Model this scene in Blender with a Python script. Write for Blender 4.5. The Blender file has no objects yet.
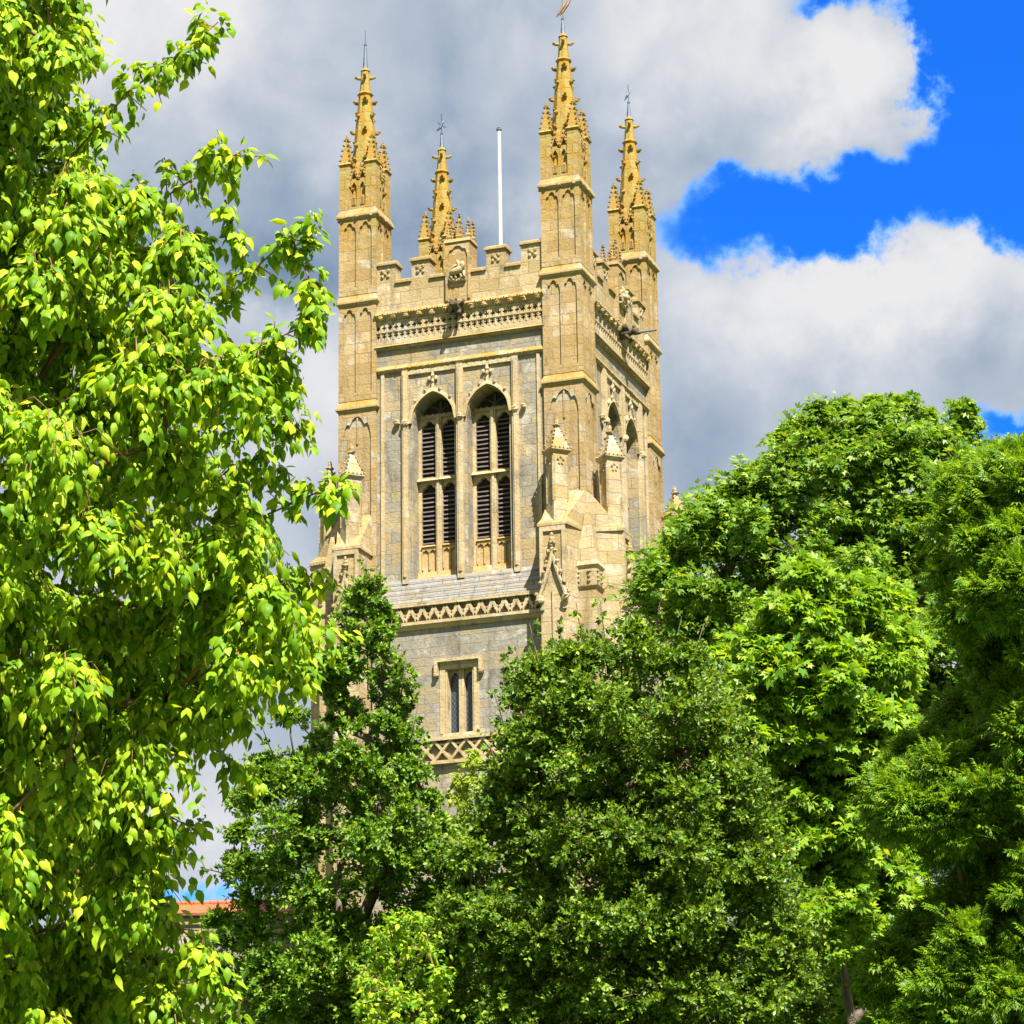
import bpy, math, random
import numpy as np
from mathutils import Matrix, Vector
C = bpy.context.scene.collection
R = math.radians
rnd = random.Random(7)
rng = np.random.default_rng(11)

# ------------------------------------------------------------------ camera
F_PX, PITCH, ROLL = 2943.6, 0.29439, -0.01417
EYE = np.array([0.0, 0.0, 1.6])
cp, sp, cr, sr = math.cos(PITCH), math.sin(PITCH), math.cos(ROLL), math.sin(ROLL)
vD = np.array([0, cp, sp]); vX = np.array([1.0, 0, 0]); vU = np.array([0, -sp, cp])
vR = cr * vX + sr * vU
vT = -sr * vX + cr * vU
cd = bpy.data.cameras.new('camera'); cam = bpy.data.objects.new('camera', cd); C.objects.link(cam)
cd.sensor_width = 36; cd.lens = F_PX / 1024 * 36; cd.clip_start = 0.5; cd.clip_end = 4000
cam.matrix_world = Matrix(((vR[0], vT[0], -vD[0], EYE[0]), (vR[1], vT[1], -vD[1], EYE[1]), (vR[2], vT[2], -vD[2], EYE[2]), (0, 0, 0, 1)))
bpy.context.scene.camera = cam


def ray(px, py):
    return vD + vR * ((px - 512) / F_PX) - vT * ((py - 512) / F_PX)


def at(px, py, d):
    return EYE + ray(px, py) * d


# ------------------------------------------------------------------ sky, sun, exposure
SUN_AZ, SUN_EL = R(160), R(53)      # azimuth clockwise from +Y
EXPO = 1.45
scn = bpy.context.scene
scn.view_settings.view_transform = 'Standard'; scn.view_settings.look = 'None'
scn.view_settings.exposure = EXPO; scn.view_settings.gamma = 1
scn.render.engine = 'CYCLES'
scn.cycles.max_bounces = 8; scn.cycles.diffuse_bounces = 4; scn.cycles.transmission_bounces = 4
sd = bpy.data.lights.new('sun', 'SUN'); sd.energy = 5.0; sd.angle = R(0.5); sd.color = (1, 0.95, 0.86)
sun = bpy.data.objects.new('sun', sd); C.objects.link(sun)
sdir = Vector((math.sin(SUN_AZ) * math.cos(SUN_EL), math.cos(SUN_AZ) * math.cos(SUN_EL), math.sin(SUN_EL)))
sun.rotation_euler = sdir.to_track_quat('Z', 'Y').to_euler()


class NT:
    def __init__(s, tree): s.t = tree
    def n(s, typ, **kw):
        nd = s.t.nodes.new(typ)
        for k, v in kw.items():
            if k == 'i':
                for a, b in v.items():
                    if hasattr(b, 'is_output'): s.t.links.new(b, nd.inputs[a])
                    else: nd.inputs[a].default_value = b
            else: setattr(nd, k, v)
        return nd
    def m(s, op, a, b=0.0, c=0.0, clamp=False):
        return s.n('ShaderNodeMath', operation=op, use_clamp=clamp, i={0: a, 1: b, 2: c}).outputs[0]
    def v(s, op, a, b=(0, 0, 0)):
        return s.n('ShaderNodeVectorMath', operation=op, i={0: a, 1: b}).outputs[0]
    def mix(s, f, a, b, bt='MIX'):
        nd = s.n('ShaderNodeMix', data_type='RGBA', blend_type=bt, i={0: f, 6: a, 7: b}); return nd.outputs[2]
    def ramp(s, x, lo, hi):
        nd = s.n('ShaderNodeMapRange', interpolation_type='SMOOTHSTEP', i={0: x, 1: lo, 2: hi, 3: 0.0, 4: 1.0}); return nd.outputs[0]
    def noise(s, vec, scale, detail=4.0, rough=0.55, dist=0.0):
        return s.n('ShaderNodeTexNoise', i={'Vector': vec, 'Scale': scale, 'Detail': detail, 'Roughness': rough, 'Distortion': dist}).outputs[0]


def c4(r, g, b): return (r, g, b, 1.0)


def azel(px, py):
    d = ray(px, py); d = d / np.linalg.norm(d)
    return math.degrees(math.atan2(d[0], d[1])), math.degrees(math.asin(d[2]))


def make_world():
    w = bpy.data.worlds.new('World'); scn.world = w; w.use_nodes = True
    t = w.node_tree; t.nodes.clear(); N = NT(t)
    STR = 0.1
    sky = N.n('ShaderNodeTexSky', sky_type='NISHITA', sun_disc=False, sun_elevation=SUN_EL, sun_rotation=SUN_AZ, altitude=100)
    blue = N.mix(1.0, sky.outputs[0], c4(0.042, 0.345, 1.02), 'MULTIPLY')
    tc = N.n('ShaderNodeTexCoord'); d = N.v('NORMALIZE', tc.outputs['Generated'])
    sx = N.n('ShaderNodeSeparateXYZ', i={0: d})
    az = N.m('MULTIPLY', N.m('ARCTAN2', sx.outputs[0], sx.outputs[1]), 57.29578)
    el = N.m('MULTIPLY', N.m('ARCSINE', sx.outputs[2]), 57.29578)
    P = N.n('ShaderNodeCombineXYZ', i={0: az, 1: el, 2: 0.0}).outputs[0]
    # billows shift the outlines of the clouds
    wn = N.n('ShaderNodeTexNoise', i={'Vector': P, 'Scale': 0.7, 'Detail': 9.0, 'Roughness': 0.58}).outputs['Color']
    warp = N.v('MULTIPLY', N.v('SUBTRACT', wn, (0.5, 0.5, 0.5)), (3.4, 2.6, 0))
    Pw = N.v('ADD', P, warp)
    K = math.degrees(1 / F_PX)

    def ell(vec, px, py, rx, ry, ang=0.0):
        a, e = azel(px, py)
        q = N.v('SUBTRACT', vec, (a, e, 0))
        rt = N.n('ShaderNodeVectorRotate', rotation_type='Z_AXIS', i={'Vector': q, 'Angle': -R(ang)}).outputs[0]
        q = N.v('DIVIDE', rt, (rx * K / math.cos(R(e)), ry * K, 1))
        ln = N.n('ShaderNodeVectorMath', operation='LENGTH', i={0: q}).outputs['Value']
        return N.m('MULTIPLY', N.m('SUBTRACT', 1.0, ln), min(rx, ry) / 60.0)

    def union(lst):
        r = lst[0]
        for x in lst[1:]: r = N.m('SMOOTH_MAX', r, x, 0.12)
        return r
    B = union([ell(Pw, 1052, 48, 140, 180), ell(Pw, 900, -30, 90, 40), ell(Pw, 842, 198, 215, 52, 6), ell(Pw, 1030, 165, 150, 78),
               ell(Pw, 850, -12, 70, 26), ell(Pw, 1030, 424, 50, 22), ell(Pw, 190, 893, 60, 20)])
    B = N.m('SUBTRACT', B, N.m('MULTIPLY', N.m('MAXIMUM', N.m('ADD', ell(Pw, 972, 104, 30, 22), 0.0), 0.0), 1.6))
    cloud = N.m('SUBTRACT', 1.0, N.ramp(B, -0.14, 0.34))
    wisp = N.noise(Pw, 0.5, 8, 0.6)
    # inside the clouds: bright tops, slate-grey bases
    big = N.noise(P, 0.22, 6, 0.55)
    fine = N.noise(P, 0.42, 7, 0.5, 0.3)

    def soft(px, py, rx, ry, k, ang=0):
        return N.m('MULTIPLY', N.ramp(N.m('MULTIPLY', ell(Pw, px, py, rx, ry, ang), 60.0 / min(rx, ry)), -0.1, 0.9), k)
    L = N.m('ADD', 0.56, N.m('MULTIPLY', N.m('SUBTRACT', fine, 0.5), 0.62))
    L = N.m('ADD', L, N.m('MULTIPLY', N.m('SUBTRACT', big, 0.5), 0.25))
    for a in ((110, 20, 260, 120, 0.26), (300, 400, 170, 150, 0.16), (720, 40, 260, 110, 0.20), (850, 90, 90, 90, 0.20), (800, 300, 170, 100, 0.24),
              (950, 280, 170, 90, 0.24), (210, 820, 120, 90, 0.2),
              (330, 225, 230, 100, -0.20), (480, 130, 180, 150, -0.04), (620, 130, 90, 90, -0.06), (850, 425, 260, 60, -0.05), (250, 270, 130, 55, -0.18), (470, 250, 110, 55, -0.20)):
        L = N.m('ADD', L, soft(*a))
    L = N.m('MINIMUM', N.m('MAXIMUM', L, 0.16), 0.86)
    cr_ = N.n('ShaderNodeValToRGB', i={0: L})
    e = cr_.color_ramp.elements
    e[0].position = 0.12; e[0].color = c4(0.13, 0.22, 0.36)
    e[1].position = 0.84; e[1].color = c4(0.84, 0.84, 0.85)
    m_ = e.new(0.40); m_.color = c4(0.33, 0.42, 0.54)
    m2 = e.new(0.62); m2.color = c4(0.58, 0.63, 0.71)
    S = 1 / STR / 2 ** EXPO
    cc = N.mix(1.0, cr_.outputs[0], c4(S, S, S), 'MULTIPLY')
    N.t.nodes[-1].clamp_result = False
    thin = N.mix(1.0, blue, c4(0.16 * S, 0.26 * S, 0.12 * S), 'ADD')      # veil of thin cloud before the blue
    N.t.nodes[-1].clamp_result = False
    col = N.mix(N.ramp(cloud, 0.0, 0.55), blue, thin)
    col = N.mix(N.ramp(cloud, 0.30, 1.0), col, cc)
    bg = N.n('ShaderNodeBackground', i={0: col, 1: STR})
    out = N.n('ShaderNodeOutputWorld', i={0: bg.outputs[0]})


make_world()

# ------------------------------------------------------------------ object helpers


def tag(o, label=None, cat=None, group=None, kind=None):
    if label: o['label'] = label
    if cat: o['category'] = cat
    if group: o['group'] = group
    if kind: o['kind'] = kind
    return o


def empty(name, loc, rz=0.0):
    o = bpy.data.objects.new(name, None); C.objects.link(o)
    o.location = loc; o.rotation_euler = (0, 0, rz); o.empty_display_size = 0.5
    return o


def link(name, me, parent=None, loc=(0, 0, 0), rz=0.0):
    o = bpy.data.objects.new(name, me); C.objects.link(o)
    o.parent = parent; o.location = loc; o.rotation_euler = (0, 0, rz)
    return o


class MB:
    """collects faces of one mesh"""
    def __init__(s): s.v = []; s.f = []
    def add(s, vs, fs):
        b = len(s.v); s.v += [tuple(p) for p in vs]; s.f += [tuple(b + i for i in f) for f in fs]
    def box(s, x0, x1, y0, y1, z0, z1):
        s.hull4([(x0, y0), (x1, y0), (x1, y1), (x0, y1)], z0, [(x0, y0), (x1, y0), (x1, y1), (x0, y1)], z1)
    def hull4(s, b, z0, t, z1):
        n = len(b)
        zb = z0 if isinstance(z0, (list, tuple)) else [z0] * n
        zt = z1 if isinstance(z1, (list, tuple)) else [z1] * n
        vs = [(p[0], p[1], z) for p, z in zip(b, zb)] + [(p[0], p[1], z) for p, z in zip(t, zt)]
        fs = [tuple(range(n - 1, -1, -1)), tuple(range(n, 2 * n))]
        fs += [(i, (i + 1) % n, n + (i + 1) % n, n + i) for i in range(n)]
        s.add(vs, fs)
    def ngon(s, cx, cy, r, n, rot): return [(cx + r * math.cos(rot + 2 * math.pi * i / n), cy + r * math.sin(rot + 2 * math.pi * i / n)) for i in range(n)]
    def frust(s, cx, cy, z0, z1, r0, r1, n=8, rot=None):
        rot = math.pi / n if rot is None else rot
        s.hull4(s.ngon(cx, cy, r0, n, rot), z0, s.ngon(cx, cy, max(r1, 0.004), n, rot), z1)
    def bar(s, a, b, w, d0, d1):
        """flat bar in the xz plane between a and b (x,z), width w, y from d0 to d1"""
        a = Vector(a); b = Vector(b); t = (b - a).normalized(); p = Vector((-t.y, t.x)) * w / 2
        q = [a - p, b - p, b + p, a + p]
        vs = [(k.x, d0, k.y) for k in q] + [(k.x, d1, k.y) for k in q]
        s.add(vs, [(0, 1, 2, 3), (7, 6, 5, 4)] + [(i, 4 + i, 4 + (i + 1) % 4, (i + 1) % 4) for i in range(4)])
    def blob(s, c, r, jit=0.0, n=6, m=4):
        vs = [(c[0], c[1], c[2] - r[2])]
        for i in range(1, m):
            ph = math.pi * i / m - math.pi / 2
            for k in range(n):
                th = 2 * math.pi * (k + 0.5 * (i % 2)) / n; j = 1 + rnd.uniform(-jit, jit)
                vs.append((c[0] + r[0] * j * math.cos(ph) * math.cos(th), c[1] + r[1] * j * math.cos(ph) * math.sin(th), c[2] + r[2] * math.sin(ph)))
        vs.append((c[0], c[1], c[2] + r[2])); L = len(vs) - 1
        fs = [(0, 1 + (k + 1) % n, 1 + k) for k in range(n)]
        for i in range(m - 2):
            a = 1 + i * n; b = a + n
            fs += [(a + k, a + (k + 1) % n, b + (k + 1) % n, b + k) for k in range(n)]
        a = 1 + (m - 2) * n
        fs += [(a + k, a + (k + 1) % n, L) for k in range(n)]
        s.add(vs, fs)
    def tube(s, pts, rad, n=6):
        pts = [Vector(p) for p in pts]; rings = []; b0 = len(s.v)
        for i, p in enumerate(pts):
            t = (pts[min(i + 1, len(pts) - 1)] - pts[max(i - 1, 0)]).normalized()
            u = t.cross(Vector((0.31, 0.17, 0.93))); u = u.normalized() if u.length > 1e-4 else Vector((1, 0, 0)); w = t.cross(u)
            for k in range(n):
                a = 2 * math.pi * k / n; s.v.append(tuple(p + (u * math.cos(a) + w * math.sin(a)) * rad[i]))
        for i in range(len(pts) - 1):
            for k in range(n):
                a = b0 + i * n; s.f.append((a + k, a + (k + 1) % n, a + n + (k + 1) % n, a + n + k))
        s.f.append(tuple(b0 + k for k in range(n - 1, -1, -1))); e = b0 + (len(pts) - 1) * n; s.f.append(tuple(e + k for k in range(n)))
    def mesh(s, name, mat, smooth=False):
        me = bpy.data.meshes.new(name); me.from_pydata(s.v, [], s.f); me.materials.append(mat)
        if smooth: me.polygons.foreach_set('use_smooth', [True] * len(me.polygons))
        me.update(); return me
    def build(s, name, mat, parent=None, loc=(0, 0, 0), rz=0.0, smooth=False): return link(name, s.mesh(name, mat, smooth), parent, loc, rz)


# ------------------------------------------------------------------ materials


def mat(name):
    m = bpy.data.materials.new(name); m.use_nodes = True; t = m.node_tree; t.nodes.clear()
    N = NT(t); bs = N.n('ShaderNodeBsdfPrincipled'); o = N.n('ShaderNodeOutputMaterial', i={0: bs.outputs[0]})
    return m, N, bs


def stone(name, base, base2, grey, grey_amt, lichen, lichen_amt, course=0.31, length=0.62, joint=0.75, zgold=None):
    m, N, bs = mat(name)
    tc = N.n('ShaderNodeTexCoord'); ob = tc.outputs['Object']; nr = tc.outputs['Normal']
    so = N.n('ShaderNodeSeparateXYZ', i={0: ob}); sn = N.n('ShaderNodeSeparateXYZ', i={0: nr})
    side = N.m('GREATER_THAN', N.m('ABSOLUTE', sn.outputs[0]), 0.72)
    u = N.m('ADD', N.m('MULTIPLY', so.outputs[0], N.m('SUBTRACT', 1.0, side)), N.m('MULTIPLY', so.outputs[1], side))
    wob = N.m('MULTIPLY', N.noise(ob, 1.6, 4, 0.6), 0.09)
    uv = N.n('ShaderNodeCombineXYZ', i={0: u, 1: N.m('ADD', so.outputs[2], wob), 2: 0.0}).outputs[0]
    br = N.n('ShaderNodeTexBrick', offset=0.5, offset_frequency=2, squash=1.25, squash_frequency=3,
             i={'Vector': uv, 'Color1': c4(0, 0, 0), 'Color2': c4(1, 1, 1), 'Mortar': c4(0.5, 0.5, 0.5), 'Scale': 1.0, 'Mortar Size': 0.011, 'Mortar Smooth': 0.3, 'Bias': 0.0, 'Brick Width': length, 'Row Height': course})
    blk = N.n('ShaderNodeSeparateColor', i={0: br.outputs[0]}).outputs[0]
    base = tuple(x * k for x, k in zip(base[:3], (0.598, 0.574, 0.540))) + (1,); base2 = tuple(x * k for x, k in zip(base2[:3], (0.714, 0.689, 0.657))) + (1,); grey = tuple(x * 0.65 for x in grey[:3]) + (1,)
    lichen = tuple(x * 0.64 for x in lichen[:3]) + (1,)
    col = N.mix(blk, base, base2)
    n1 = N.noise(ob, 0.55, 7, 0.62, 0.6)
    n2 = N.noise(ob, 2.6, 7, 0.65, 0.4)
    n3 = N.noise(ob, 13, 5, 0.6)
    gm = N.ramp(N.m('ADD', N.m('ADD', N.m('MULTIPLY', n1, 0.6), N.m('MULTIPLY', n2, 0.42)), N.m('MULTIPLY', blk, 0.16)), 0.66 - 0.28 * grey_amt, 0.80 - 0.28 * grey_amt)
    col = N.mix(N.m('MULTIPLY', gm, min(1, 0.35 + grey_amt)), col, grey)
    # pale scoured patches and dark weather streaks
    st = N.n('ShaderNodeMapping', i={'Vector': ob, 'Scale': (3.2, 3.2, 0.35)}).outputs[0]
    streak = N.ramp(N.noise(st, 1.0, 6, 0.6), 0.52, 0.74)
    col = N.mix(N.m('MULTIPLY', streak, 0.6), col, N.mix(1.0, col, c4(0.55, 0.55, 0.56), 'MULTIPLY'))
    pale = N.ramp(N.m('ADD', N.noise(ob, 1.7, 6, 0.65, 0.8), N.m('MULTIPLY', N.m('SUBTRACT', blk, 0.5), 0.16)), 0.56, 0.68)
    col = N.mix(N.m('MULTIPLY', pale, 0.55), col, c4(0.46, 0.425, 0.34))
    # soot and run-off stains, with outlines of their own
    sm = N.n('ShaderNodeMapping', i={'Vector': ob, 'Scale': (1.0, 1.0, 0.42)}).outputs[0]
    soot = N.ramp(N.m('ADD', N.noise(sm, 2.4, 9, 0.68, 0.5), N.m('MULTIPLY', N.m('SUBTRACT', blk, 0.5), 0.12)), 0.52, 0.72)
    col = N.mix(N.m('MULTIPLY', soot, 0.72), col, N.mix(1.0, col, c4(0.40, 0.37, 0.36), 'MULTIPLY'))
    # orange-yellow lichen on ledges and patches
    geo = N.n('ShaderNodeNewGeometry'); gn = N.n('ShaderNodeSeparateXYZ', i={0: geo.outputs['Normal']}); gz = N.n('ShaderNodeSeparateXYZ', i={0: geo.outputs['Position']}).outputs[2]
    upm = N.ramp(gn.outputs[2], 0.05, 0.55)
    lich = N.m('MULTIPLY', N.ramp(N.m('ADD', N.m('ADD', N.m('MULTIPLY', n2, 0.7), N.m('MULTIPLY', N.noise(ob, 0.8, 4), 0.4)), N.m('MULTIPLY', upm, 0.12)), 0.58, 0.72), lichen_amt)
    if zgold:
        lich = N.m('MAXIMUM', lich, N.m('MULTIPLY', N.ramp(N.m('ADD', gz, N.m('MULTIPLY', N.m('SUBTRACT', n2, 0.5), 15.0)), zgold[0], zgold[1]), zgold[2]))
    lc = N.mix(N.ramp(N.noise(ob, 3.1, 5, 0.6), 0.42, 0.60), c4(lichen[0] * 0.92, lichen[1] * 0.90, lichen[2] * 0.7), c4(lichen[0] * 0.82, lichen[1] * 1.10, lichen[2] * 2.4))
    col = N.mix(N.m('MINIMUM', lich, 1.0), col, lc)
    col = N.mix(N.m('MULTIPLY', N.ramp(n3, 0.45, 0.85), 0.5), col, N.mix(1.0, col, c4(0.62, 0.60, 0.58), 'MULTIPLY'))
    mort = N.m('MULTIPLY', N.m('MULTIPLY', br.outputs['Fac'], N.ramp(n2, 0.30, 0.62)), joint)
    col = N.mix(mort, col, N.mix(1.0, col, c4(0.42, 0.38, 0.34), 'MULTIPLY'))
    h = N.m('SUBTRACT', N.m('ADD', N.m('MULTIPLY', n3, 0.5), N.m('ADD', N.m('MULTIPLY', n2, 0.6), N.m('MULTIPLY', blk, 0.25))), N.m('MULTIPLY', br.outputs['Fac'], 0.8))
    bp = N.n('ShaderNodeBump', i={'Strength': 0.7, 'Distance': 0.06, 'Height': h})
    N.t.links.new(col, bs.inputs['Base Color']); N.t.links.new(bp.outputs[0], bs.inputs['Normal'])
    bs.inputs['Roughness'].default_value = 0.9; bs.inputs['Specular IOR Level'].default_value = 0.2
    return m


TAN, TAN2 = c4(0.50, 0.36, 0.165), c4(0.60, 0.46, 0.25)
GREY = c4(0.37, 0.345, 0.29)
GOLD = c4(0.56, 0.32, 0.04)
m_wall = stone('weathered_grey_stone', c4(0.50, 0.40, 0.22), c4(0.58, 0.48, 0.30), c4(0.35, 0.32, 0.255), 0.60, GOLD, 0.35, joint=0.45)
m_low = stone('grey_rubble_stone', c4(0.44, 0.37, 0.24), c4(0.54, 0.47, 0.33), c4(0.34, 0.32, 0.27), 0.60, GOLD, 0.22, course=0.27, length=0.7, joint=0.35)
m_tur = stone('golden_ashlar', TAN, TAN2, GREY, 0.2, GOLD, 0.6, course=0.33, length=0.66, joint=0.5, zgold=(32.5, 38.5, 0.9))
m_but = stone('tan_buttress_stone', c4(0.52, 0.40, 0.20), c4(0.62, 0.50, 0.30), GREY, 0.15, GOLD, 0.5, course=0.36, length=0.62, joint=0.5)
m_dress = stone('dressed_stone', c4(0.62, 0.50, 0.29), c4(0.66, 0.54, 0.33), GREY, 0.2, GOLD, 0.45, course=0.9, length=1.3, joint=0.25)
m_ledge = stone('lichened_ledge_stone', c4(0.50, 0.37, 0.17), c4(0.56, 0.42, 0.20), GREY, 0.2, GOLD, 0.8, course=0.8, length=0.8, joint=0.4)
m_slate = stone('grey_sill_slabs', c4(0.31, 0.295, 0.26), c4(0.44, 0.415, 0.36), c4(0.36, 0.36, 0.35), 0.7, GOLD, 0.25, course=0.16, length=0.9, joint=1.0)
m_win = stone('orange_sill_stone', c4(0.60, 0.43, 0.18), c4(0.62, 0.46, 0.22), GREY, 0.0, c4(0.55, 0.27, 0.05), 0.7, course=0.9, length=1.2, joint=0.2)


def plain(name, col, rough=0.7, var=0.25, scale=6.0, metal=0.0, spec=0.3):
    m, N, bs = mat(name); tc = N.n('ShaderNodeTexCoord')
    nz = N.noise(tc.outputs['Object'], scale, 6, 0.6)
    cc = N.mix(N.ramp(nz, 0.3, 0.75), col, c4(col[0] * (1 - var), col[1] * (1 - var), col[2] * (1 - var)))
    N.t.links.new(cc, bs.inputs['Base Color']); bs.inputs['Roughness'].default_value = rough
    bs.inputs['Metallic'].default_value = metal; bs.inputs['Specular IOR Level'].default_value = spec
    bp = N.n('ShaderNodeBump', i={'Strength': 0.2, 'Distance': 0.01, 'Height': nz}); N.t.links.new(bp.outputs[0], bs.inputs['Normal'])
    return m


m_louv = plain('louvre_boards', c4(0.145, 0.12, 0.11), 0.75, 0.35, 9)
m_dark = plain('belfry_dark', c4(0.02, 0.018, 0.016), 0.9)
m_backing = plain('shade_dark_backing', c4(0.045, 0.032, 0.022), 0.85, 0.4, 5)  # near-black brown paints the shade inside the belfry arch heads
m_soot_shade = plain('soot_shade_stone', c4(0.10, 0.085, 0.055), 0.9, 0.5, 7)  # stained stone on the gargoyles; on the head tracery it paints shade
m_iron = plain('blue_grey_iron', c4(0.10, 0.13, 0.18), 0.5, 0.3, 9, 0.3)
m_gilt = plain('bronze_vane', c4(0.22, 0.14, 0.08), 0.5, 0.3, 9, 0.4)
m_white = plain('white_painted_pole', c4(0.60, 0.60, 0.62), 0.4, 0.25, 3)
m_lead = plain('lead_pipe', c4(0.17, 0.17, 0.17), 0.55, 0.3)


def glass_mat():
    m, N, bs = mat('leaded_glass'); tc = N.n('ShaderNodeTexCoord'); so = N.n('ShaderNodeSeparateXYZ', i={0: tc.outputs['Object']})
    a = N.m('ADD', N.m('MULTIPLY', so.outputs[0], 9.0), N.m('MULTIPLY', so.outputs[2], 6.0)); b = N.m('SUBTRACT', N.m('MULTIPLY', so.outputs[0], 9.0), N.m('MULTIPLY', so.outputs[2], 6.0))
    la = N.m('GREATER_THAN', N.m('ABSOLUTE', N.m('SUBTRACT', N.m('FRACT', a), 0.5)), 0.42); lb = N.m('GREATER_THAN', N.m('ABSOLUTE', N.m('SUBTRACT', N.m('FRACT', b), 0.5)), 0.42)
    ln = N.m('MAXIMUM', la, lb)
    N.t.links.new(N.mix(ln, c4(0.05, 0.075, 0.09), c4(0.015, 0.015, 0.015)), bs.inputs['Base Color'])
    nz = N.noise(tc.outputs['Object'], 14, 2); bp = N.n('ShaderNodeBump', i={'Strength': 0.5, 'Distance': 0.02, 'Height': nz}); N.t.links.new(bp.outputs[0], bs.inputs['Normal'])
    bs.inputs['Roughness'].default_value = 0.15
    return m


m_glass = glass_mat()


def tile_mat():
    m, N, bs = mat('orange_clay_tiles'); tc = N.n('ShaderNodeTexCoord'); so = N.n('ShaderNodeSeparateXYZ', i={0: tc.outputs['Object']})
    uv = N.n('ShaderNodeCombineXYZ', i={0: so.outputs[0], 1: so.outputs[1], 2: 0.0}).outputs[0]
    br = N.n('ShaderNodeTexBrick', i={'Vector': uv, 'Color1': c4(0.40, 0.08, 0.02), 'Color2': c4(0.50, 0.14, 0.04), 'Mortar': c4(0.16, 0.05, 0.02), 'Scale': 1.0, 'Mortar Size': 0.02, 'Brick Width': 0.25, 'Row Height': 0.2})
    nz = N.noise(tc.outputs['Object'], 3, 6)
    N.t.links.new(N.mix(N.m('MULTIPLY', N.ramp(nz, 0.45, 0.7), 0.5), br.outputs[0], c4(0.25, 0.12, 0.06)), bs.inputs['Base Color'])
    bp = N.n('ShaderNodeBump', i={'Strength': 0.6, 'Distance': 0.03, 'Height': br.outputs['Fac']}); bp.invert = True; N.t.links.new(bp.outputs[0], bs.inputs['Normal'])
    bs.inputs['Roughness'].default_value = 0.85
    return m


def leaf_mat(name, cols, rough=0.5, trans=0.35, spec=0.35, tcol=None):
    """cols: 3 leaf hues, picked per leaf"""
    m, N, bs = mat(name)
    g = N.n('ShaderNodeNewGeometry'); cols = [tuple(x * 1.16 for x in c_) for c_ in cols]; trans = trans + 0.05
    rp = N.n('ShaderNodeValToRGB', i={0: g.outputs['Random Per Island']})
    e = rp.color_ramp.elements; e[0].position = 0.0; e[0].color = c4(*cols[0]); e[1].position = 1.0; e[1].color = c4(*cols[-1])
    for k, cc in enumerate(cols[1:-1]): x = e.new((k + 1) / (len(cols) - 1)); x.color = c4(*cc)
    N.t.links.new(rp.outputs[0], bs.inputs['Base Color']); bs.inputs['Roughness'].default_value = rough; bs.inputs['Specular IOR Level'].default_value = spec
    tr = N.n('ShaderNodeBsdfTranslucent', i={0: N.mix(1.0, rp.outputs[0], c4(*(tcol or (1.5, 1.35, 0.4))), 'MULTIPLY')})
    mx = N.n('ShaderNodeMixShader', i={0: trans, 1: bs.outputs[0], 2: tr.outputs[0]})
    o = [n for n in N.t.nodes if n.type == 'OUTPUT_MATERIAL'][0]; N.t.links.new(mx.outputs[0], o.inputs[0])
    return m


def bark_mat(name, c1, c2):
    m, N, bs = mat(name); tc = N.n('ShaderNodeTexCoord')
    mp = N.n('ShaderNodeMapping', i={'Vector': tc.outputs['Object'], 'Scale': (9, 9, 2)}).outputs[0]
    nz = N.noise(mp, 1.5, 6, 0.65)
    N.t.links.new(N.mix(N.ramp(nz, 0.3, 0.7), c4(*c1), c4(*c2)), bs.inputs['Base Color']); bs.inputs['Roughness'].default_value = 0.9
    bp = N.n('ShaderNodeBump', i={'Strength': 0.7, 'Distance': 0.03, 'Height': nz}); N.t.links.new(bp.outputs[0], bs.inputs['Normal'])
    return m


# ------------------------------------------------------------------ ground
gm, N, bs = mat('meadow_grass'); tc = N.n('ShaderNodeTexCoord')
nz = N.noise(tc.outputs['Object'], 0.6, 8, 0.65)
N.t.links.new(N.mix(nz, c4(0.035, 0.07, 0.015), c4(0.09, 0.13, 0.03)), bs.inputs['Base Color']); bs.inputs['Roughness'].default_value = 0.95
g = MB(); g.add([(-1500, -600, 0), (1500, -600, 0), (1500, 2500, 0), (-1500, 2500, 0)], [(0, 1, 2, 3)])
tag(g.build('ground', gm), kind='structure')

# ------------------------------------------------------------------ church tower
W, T = 7.594, 1.194
H = W / 2
TYAW = -0.34709
ct, st_ = math.cos(TYAW), math.sin(TYAW)
TX = -5.05877 + H * math.cos(0.34709) + H * math.sin(0.34709)
TY = 81.85384 - H * math.sin(0.34709) + H * math.cos(0.34709)
tower = tag(empty('church_tower', (TX, TY, 0), TYAW), 'tall golden stone church tower with four crocketed corner pinnacles and louvred belfry windows', 'tower')
Z_SILL, Z_SPR, Z_APX = 24.5, 28.93, 29.82
WP = -H + 0.12       # plane of the belfry wall
LP = -H - 0.15       # plane of the wall under the sloping sill
HW = 2.65            # half the wall between the turrets
WINS = ((-1.49, -0.19), (0.20, 1.50))


def arch(x0, x1, zs, za, n=12, cusp=0.0):
    a = (x1 - x0) / 2; r = za - zs; Rr = (r * r + a * a) / (2 * a); cx = (x0 + x1) / 2; pts = []
    for i in range(n + 1):
        t = -1 + 2 * i / n; x = abs(t) * a
        z = math.sqrt(max(0, Rr * Rr - (x + Rr - a) ** 2))
        if cusp:
            z -= cusp * a * (math.exp(-((abs(t) - 0.52) / 0.13) ** 2) + 0.9 * math.exp(-((abs(t) - 1.0) / 0.10) ** 2)) * (0.6 + 0.4 * (abs(t) < 0.8))
        pts.append((cx + t * a, zs + max(z, -0.3 * a)))
    return pts


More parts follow.
